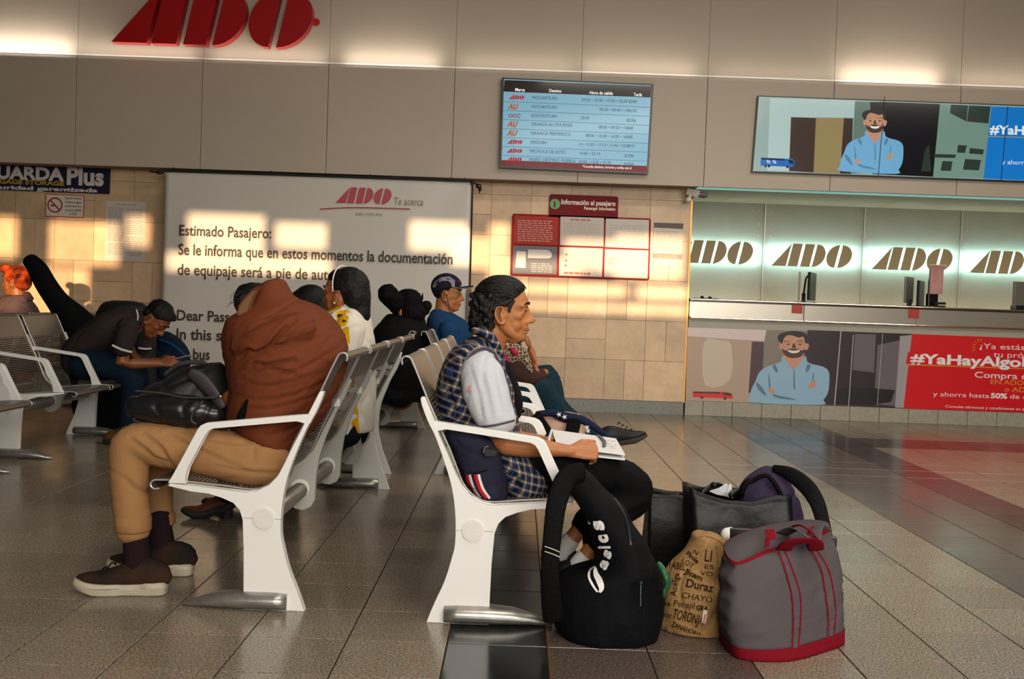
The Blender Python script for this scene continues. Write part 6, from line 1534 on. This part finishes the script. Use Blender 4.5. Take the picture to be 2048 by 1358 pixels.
bm = bmesh.new(); strip_px(bm, [(1320, 1246), (1350, 1262), (1390, 1272), (1440, 1276)], 3.2, .010); strip_px(bm, [(1382, 1076), (1410, 1068), (1440, 1078), (1452, 1090)], 3.2, .012); drape(bm, ub, .004); fin('hem_seam', bm, M_BUR, t)
bm = bmesh.new()
W = [('Pimie', 1371, 1108, -38, 9, 30, .03), ('LQT', 1362, 1122, -32, 10, 26, 0), ('TABEL', 1335, 1134, -10, 14, 36, .01), ('Jicam', 1369, 1146, -24, 11, 40, .03), ('LI', 1407, 1122, -4, 24, 14, 0), ('ES', 1408, 1137, -4, 9, 18, 0), ('VO', 1400, 1150, -4, 9, 26, 0),
     ('Acelga', 1352, 1193, 84, 12, 48, .01), ('Duraz', 1370, 1173, -10, 17, 56, .02), ('CHAYO', 1362, 1195, -8, 12, 62, 0), ('Perejil', 1346, 1212, -6, 13, 42, .0), ('GRA', 1392, 1220, -4, 10, 24, .04), ('sa', 1326, 1210, -6, 9, 15, .01), ('Cate', 1316, 1232, -8, 12, 26, 0),
     ('TORONJA', 1344, 1236, -12, 20, 64, .01), ('Li', 1336, 1165, -4, 12, 8, 0), ('ZANAHORIA', 1342, 1252, -20, 10, 64, .02), ('N', 1384, 1105, -30, 9, 10, 0)]
for s, x, y, a, h, wd, bo in W: text_at(bm, s, x, y, 3.2, h, a, wpx=wd, bold=bo)
drape(bm, ub, .0025); fin('printed_words', bm, mat('burlap_ink', '#2a1c10', rough=.9), t)
bm = bmesh.new(); strip_px(bm, [(1411, 1220), (1407, 1246)], 3.2, .013); drape(bm, ub, .006); fin('white_tag', bm, mat('tag_white', '#cfc0b4', rough=.7), t)
bm = bmesh.new(); text_at(bm, 'SORIANA', 1409, 1245, 3.2, 4, 81, wpx=17, bold=.03); drape(bm, ub, .0075); fin('tag_print', bm, mat('tag_red', '#b52a2a', rough=.7), t)
adopt(t)

# ---- grey tote with red trim
t = thing('tote_bag', 'large grey cloth tote bag with red base, red piping and handles', 'bag', (.88, 3.24, 0))
BOT = [(.690, 3.20), (.725, 3.125), (.86, 3.13), (1.01, 3.24), (1.085, 3.32), (1.075, 3.40), (.98, 3.48), (.82, 3.45), (.70, 3.33)]
TOPP = [(.675, 3.24), (.705, 3.19), (.80, 3.23), (.93, 3.285), (1.015, 3.325), (1.02, 3.36), (.955, 3.40), (.82, 3.37), (.70, 3.30)]
def topz(i): return (.305, .285, .315, .345, .372, .385, .38, .36, .33)[i]
NP = 72
bq = crom([(x, y, 0.0) for x, y in BOT], 8, True); tq = crom([(x, y, topz(i)) for i, (x, y) in enumerate(TOPP)], 8, True)
def tote_pt(i, f):
    a, b = bq[i], tq[i]; g = f
    cx = sum(p[0] for p in bq) / NP; cy = sum(p[1] for p in bq) / NP
    x = a[0] + (b[0] - a[0]) * g; y = a[1] + (b[1] - a[1]) * g; z = b[2] * g
    k = 1 + .10 * math.sin(math.pi * min(1, f * 1.02)) * (1 - .3 * f)
    return V3((cx + (x - cx) * k, cy + (y - cy) * k, z))
def tote_rows(f0, f1, n, grow=0.0):
    bm = bmesh.new(); rows_ = []
    for j in range(n + 1):
        f = f0 + (f1 - f0) * j / n; row = []
        for i in range(NP):
            p = tote_pt(i, f); d_ = V3((p.x - .88, p.y - 3.29, 0)).normalized()
            w_ = noise.noise(V3((p.x * 9, p.y * 9, p.z * 8 + p.x * 5))) * .016 * math.sin(math.pi * min(1, max(0, (f - .1) / .95)))
            w_ += .006 * (1 - abs(noise.noise(V3((p.x * 16 + 3, p.y * 12, p.z * 26 - p.x * 14)))) * 3) * (1 if .2 < f < .95 else 0)
            row.append(bm.verts.new(p + d_ * (grow + w_)))
        rows_.append(row)
    for a, b in zip(rows_, rows_[1:]):
        for i in range(NP): bm.faces.new((a[i], a[(i+1) % NP], b[(i+1) % NP], b[i]))
    return bm, rows_
M_GREY = mat('grey_canvas', '#4f494b', rough=.9, bump=.35, bscale=420); M_RTRIM = mat('red_canvas', '#6f0a1a', rough=.8, bump=.3, bscale=300)
bm, rows_ = tote_rows(.11, 1, 26); bm.faces.new(rows_[0][::-1]); 
# sagging top closure
c_ = V3((.87, 3.30, .27)); cv = bm.verts.new(c_); inner = [bm.verts.new(rows_[-1][i].co.lerp(c_, .5) + V3((0, 0, -.008))) for i in range(NP)]
for i in range(NP):
    bm.faces.new((rows_[-1][i], rows_[-1][(i+1) % NP], inner[(i+1) % NP], inner[i])); bm.faces.new((inner[i], inner[(i+1) % NP], cv))
tb = fin('canvas_body', bm, M_GREY, t, smooth=True)
bm, rows_ = tote_rows(0, .125, 4, .002)
bm.faces.new(rows_[0][::-1])
for v in bm.verts: v.co.z = max(.001, v.co.z)
fin('red_base', bm, M_RTRIM, t, smooth=True)
bm, rows_ = tote_rows(.965, 1.0, 1, .003); fin('red_rim', bm, M_RTRIM, t, smooth=True)
me = tb.data; bv = BVHTree.FromPolygons([v.co.copy() for v in me.vertices], [tuple(p.vertices) for p in me.polygons])
for pts in ([(1562, 1098), (1578, 1140), (1592, 1190), (1594, 1240), (1591, 1296)], [(1628, 1100), (1650, 1140), (1660, 1190), (1664, 1230), (1662, 1272)]):
    bm = bmesh.new(); strip_px(bm, pts, 3.0, .026); drape(bm, tb, .003); fin('webbing_strap', bm, M_GREY, t)
    for dx in (-8.5, 8.5):
        bm = bmesh.new(); strip_px(bm, [(x + dx * (1 - .3 * abs(i - 2) / 2), y) for i, (x, y) in enumerate(pts)], 3.0, .0045); drape(bm, tb, .0045); fin('red_piping', bm, M_RTRIM, t)
def handle(pts, w_, m_, nm):
    bm = bmesh.new(); tube(bm, pts, [(w_ * 1.25, .0035)] * len(pts), seg=8, sub=5, ref=(0, .6, .8), rnd=False); fin(nm, bm, m_, t, smooth=True)
handle([at(1567, 1100, 3.17), at(1580, 1086, 3.13), at(1605, 1082, 3.12), at(1628, 1085, 3.14), at(1632, 1100, 3.18)], .020, M_RTRIM, 'front_handle')
hp = [at(1565, 1068, 3.36), at(1590, 1058, 3.30), at(1615, 1072, 3.24), at(1632, 1092, 3.20)]
handle(hp, .020, M_GREY, 'rear_handle'); handle([p + V3((.01, -.005, .014)) for p in hp], .004, M_RTRIM, 'handle_edge')
hp = [at(1628, 1092, 3.20), at(1628, 1070, 3.24), at(1636, 1054, 3.30), at(1650, 1064, 3.34)]
handle(hp, .020, M_GREY, 'rear_handle'); handle([p + V3((-.018, 0, 0)) for p in hp], .0035, M_RTRIM, 'handle_edge')
bm = bmesh.new(); poly(bm, [at(1530, 1060, 3.30), at(1548, 1058, 3.30), at(1553, 1078, 3.28), at(1535, 1082, 3.28)], V3((0, .006, 0))); poly(bm, [at(1530, 1078, 3.29), at(1540, 1078, 3.29), at(1539, 1094, 3.25), at(1530, 1096, 3.25)], V3((0, .006, 0))); fin('red_tab', bm, M_RTRIM, t)
adopt(t)

# ---- bottle lying on top
t = thing('bottle', 'black flask with white cap lying behind the grey tote', 'bottle', at(1490, 1072, 3.50))
bm = bmesh.new(); tube(bm, [at(1460, 1070, 3.50), at(1535, 1075, 3.46)], [.026, .028], seg=20); fin('flask', bm, mat('black_plastic', ''), t, smooth=True)
bm = bmesh.new(); tube(bm, [at(1456, 1070, 3.50), at(1463, 1070, 3.50)], [.0255, .0265], seg=20); fin('cap', bm, mat('cap_white', '#d6d3ce', rough=.4), t, smooth=True)
adopt(t)

# ---- black tote bags behind
M_BB = mat('black_bag_film', '#060607', rough=.45, spec=.25, bump=.3, bscale=25)
def soft_bag(name, label, corners_px, Yf, depth, seed, m=M_BB, sag=0.0):
    """open topped bag: front top-left, top-right, bottom-right, bottom-left in the photo; stands on the floor"""
    t = thing(name, label, 'bag', at(*corners_px[3], Yf)); t.location.z = 0
    a, b, c, d = [at(x, y, Yf) for x, y in corners_px]; c.z = 0; d.z = 0
    bm = bmesh.new(); n = 14; fr = [[], []]
    per = []
    for u in [i / n for i in range(n)]: per.append((u, 0))
    for v in [i / 6 for i in range(6)]: per.append((1, v))
    for u in [i / n for i in range(n)]: per.append((1 - u, 1))
    for v in [i / 6 for i in range(6)]: per.append((0, 1 - v))
    rows_ = []
    for j in range(15):
        f = j / 14; row = []
        for u, v in per:
            lo = d.lerp(c, u); hi = a.lerp(b, u); p = lo.lerp(hi, f); p.y += v * depth * (1 - .25 * f)
            bulge = math.sin(math.pi * min(1, f)) * .02
            p.y += (-1 if v < .5 else 1) * bulge
            nn = noise.noise(V3((p.x * 7 + seed, p.y * 7, p.z * 6))); p.y += nn * .02 * f; p.x += nn * .012 * f
            p.z -= sag * math.sin(math.pi * min(1, u * 1.15)) * f ** 3 * (1 if v < .5 else .3)
            p.z += noise.noise(V3((p.x * 12, p.y * 12, seed))) * .012 * (f ** 4)
            row.append(bm.verts.new(p))
        rows_.append(row)
    m_ = len(per)
    for x, y in zip(rows_, rows_[1:]):
        for i in range(m_): bm.faces.new((x[i], x[(i+1) % m_], y[(i+1) % m_], y[i]))
    bm.faces.new(rows_[0][::-1])
    o = fin('bag_shell', bm, m, t, smooth=True); md = o.modifiers.new('s', 'SOLIDIFY'); md.thickness = .004
    return t
t = soft_bag('tote_bag', 'upright black glossy carrier bag just right of the plaid man\'s knees', [(1301, 986), (1388, 994), (1392, 1132), (1292, 1110)], 3.98, .16, 2.0)
bm = bmesh.new(); tube(bm, [at(1352, 992, 4.0), at(1358, 987, 4.02), at(1372, 990, 4.06)], .006, seg=6, sub=2); fin('handle', bm, M_BB, t, smooth=True); adopt(t)
t = soft_bag('tote_bag', 'wide open black carrier bag stuffed with bags behind the grey tote', [(1378, 976), (1582, 992), (1600, 1150), (1392, 1150)], 3.76, .20, 6.0, sag=.034)
bm = bmesh.new()
tube(bm, [at(1405, 986, 3.80), at(1420, 972, 3.86), at(1436, 968, 3.88), at(1450, 976, 3.9)], .007, seg=8, sub=3); ell(bm, at(1428, 970, 3.86), (.014, .012, .012)); tube(bm, [at(1462, 990, 3.8), at(1474, 983, 3.84), at(1484, 990, 3.85)], [.01, .014, .01], seg=8, sub=3); fin('knotted_handle', bm, M_BB, t, smooth=True); adopt(t)
t = thing('tissue_packet', 'crumpled white tissue sticking out of the wide black bag', 'tissue', at(1445, 985, 3.86))
bm = bmesh.new(); pp = [(1420, 982), (1436, 976), (1452, 966), (1458, 972), (1462, 968), (1464, 980), (1466, 996), (1450, 992), (1434, 988)]
bmesh.ops.triangulate(bm, faces=poly(bm, [at(x, y, 3.85) + V3((0, random.uniform(-.012, .012), 0)) for x, y in pp]).faces[:]); o = fin('tissue_sheet', bm, mat('tissue_white', '#cfd1d4', rough=.8), t); md = o.modifiers.new('s', 'SOLIDIFY'); md.thickness = .006; adopt(t)
t = thing('backpack', 'faded purple backpack lying on the black bags, one strap arching right', 'backpack', at(1530, 1000, 3.88))
bm = bmesh.new(); sl(bm, [(935, 1530, 1556, .04), (944, 1512, 1572, .07), (958, 1494, 1578, .09), (975, 1482, 1588, .10), (995, 1478, 1598, .10), (1020, 1490, 1606, .09), (1045, 1520, 1608, .07)], 3.90)
M_PUR = mat('faded_purple', '#3a3046', rough=.85, var=.2, scale=12, bump=.3, bscale=200)
pb = body('main_body', bm, .007, M_PUR, t, 2, folds(.008, (12, 9, 12), 3))
bm = bmesh.new(); tube(bm, [at(1505, 962, 3.80), at(1530, 950, 3.79), at(1548, 965, 3.78), at(1562, 990, 3.78)], .009, seg=8, sub=3); tube(bm, [at(1483, 985, 3.80), at(1490, 968, 3.79), at(1500, 962, 3.79)], .012, seg=8, sub=2); fin('black_zip_band', bm, mat('black_webbing', ''), t, smooth=True)
bm = bmesh.new(); tube(bm, [at(1548, 937, 3.84), at(1580, 948, 3.80), at(1612, 972, 3.76), at(1634, 1005, 3.70), at(1646, 1045, 3.64), at(1658, 1085, 3.58), at(1664, 1115, 3.54)], [(.014, .008), (.026, .009), (.030, .009), (.028, .009), (.024, .009), (.016, .008), (.012, .007)], seg=10, sub=4, ref=(0, 1, 0)); fin('shoulder_strap', bm, mat('black_webbing', ''), t, smooth=True)
bm = bmesh.new(); box(bm, -.014, .014, -.01, .01, -.03, .03, bev=.004, M=Matrix.Translation(at(1664, 1090, 3.56))); tube(bm, [at(1662, 1085, 3.56), at(1668, 1105, 3.54), at(1670, 1124, 3.53)], [(.01, .004)] * 3, seg=6); fin('strap_buckle', bm, mat('black_plastic', ''), t)
adopt(t)

# ---- left rear luggage
t = thing('guitar_case', 'black soft guitar case standing past the end of the dark left bench, neck up', 'guitar case', (-3.1, 7.75, 0))
YG = 7.70; G = lambda pts, y=YG: [at(a, b, y) for a, b in pts]
bm = bmesh.new()
tube(bm, G([(63, 522), (76, 540), (94, 572), (118, 606), (148, 642), (172, 690), (190, 750), (205, 810), (212, 846)]), [(.055, .05), (.075, .055), (.080, .055), (.088, .06), (.13, .07), (.20, .075), (.19, .075), (.23, .075), (.19, .06)], seg=18, sub=4, ref=(0, 1, 0))
ell(bm, at(60, 524, YG), (.05, .05, .05))
body('soft_case', bm, .011, mat('black_gig_bag', '#08090a', rough=.8), t, 2)
adopt(t)
t = thing('backpack', 'black backpack whose rounded top shows above the polo man\'s back', 'backpack', (-2.95, 7.98, 0))
bm = bmesh.new(); sl(bm, [(601, 228, 266, .05), (606, 208, 288, .09), (618, 198, 300, .12), (640, 190, 312, .13), (690, 188, 312, .13), (760, 190, 312, .13), (835, 192, 310, .12), (850, 200, 300, .10)], 7.98); body('main_body', bm, .012, mat('black_nylon', ''), t, 2); adopt(t)
t = thing('travel_bag', 'dark navy travel bag standing beyond the young man\'s phone', 'bag', (-2.75, 8.28, 0))
bm = bmesh.new(); sl(bm, [(664, 315, 335, .05), (676, 302, 358, .09), (695, 298, 374, .12), (716, 296, 380, .13), (760, 296, 380, .13), (820, 298, 378, .13), (842, 300, 376, .12)], 8.28)
body('main_body', bm, .012, mat('navy_cloth', '#10202f', rough=.8), t, 2, folds(.012, (8, 8, 8))); bm = bmesh.new(); tube(bm, [at(320, 680, 8.15), at(345, 690, 8.14), at(372, 712, 8.14)], [(.02, .01)] * 3, seg=8, sub=3); fin('blue_strap', bm, mat('blue_strap', '#123a63', rough=.7), t, smooth=True); adopt(t)
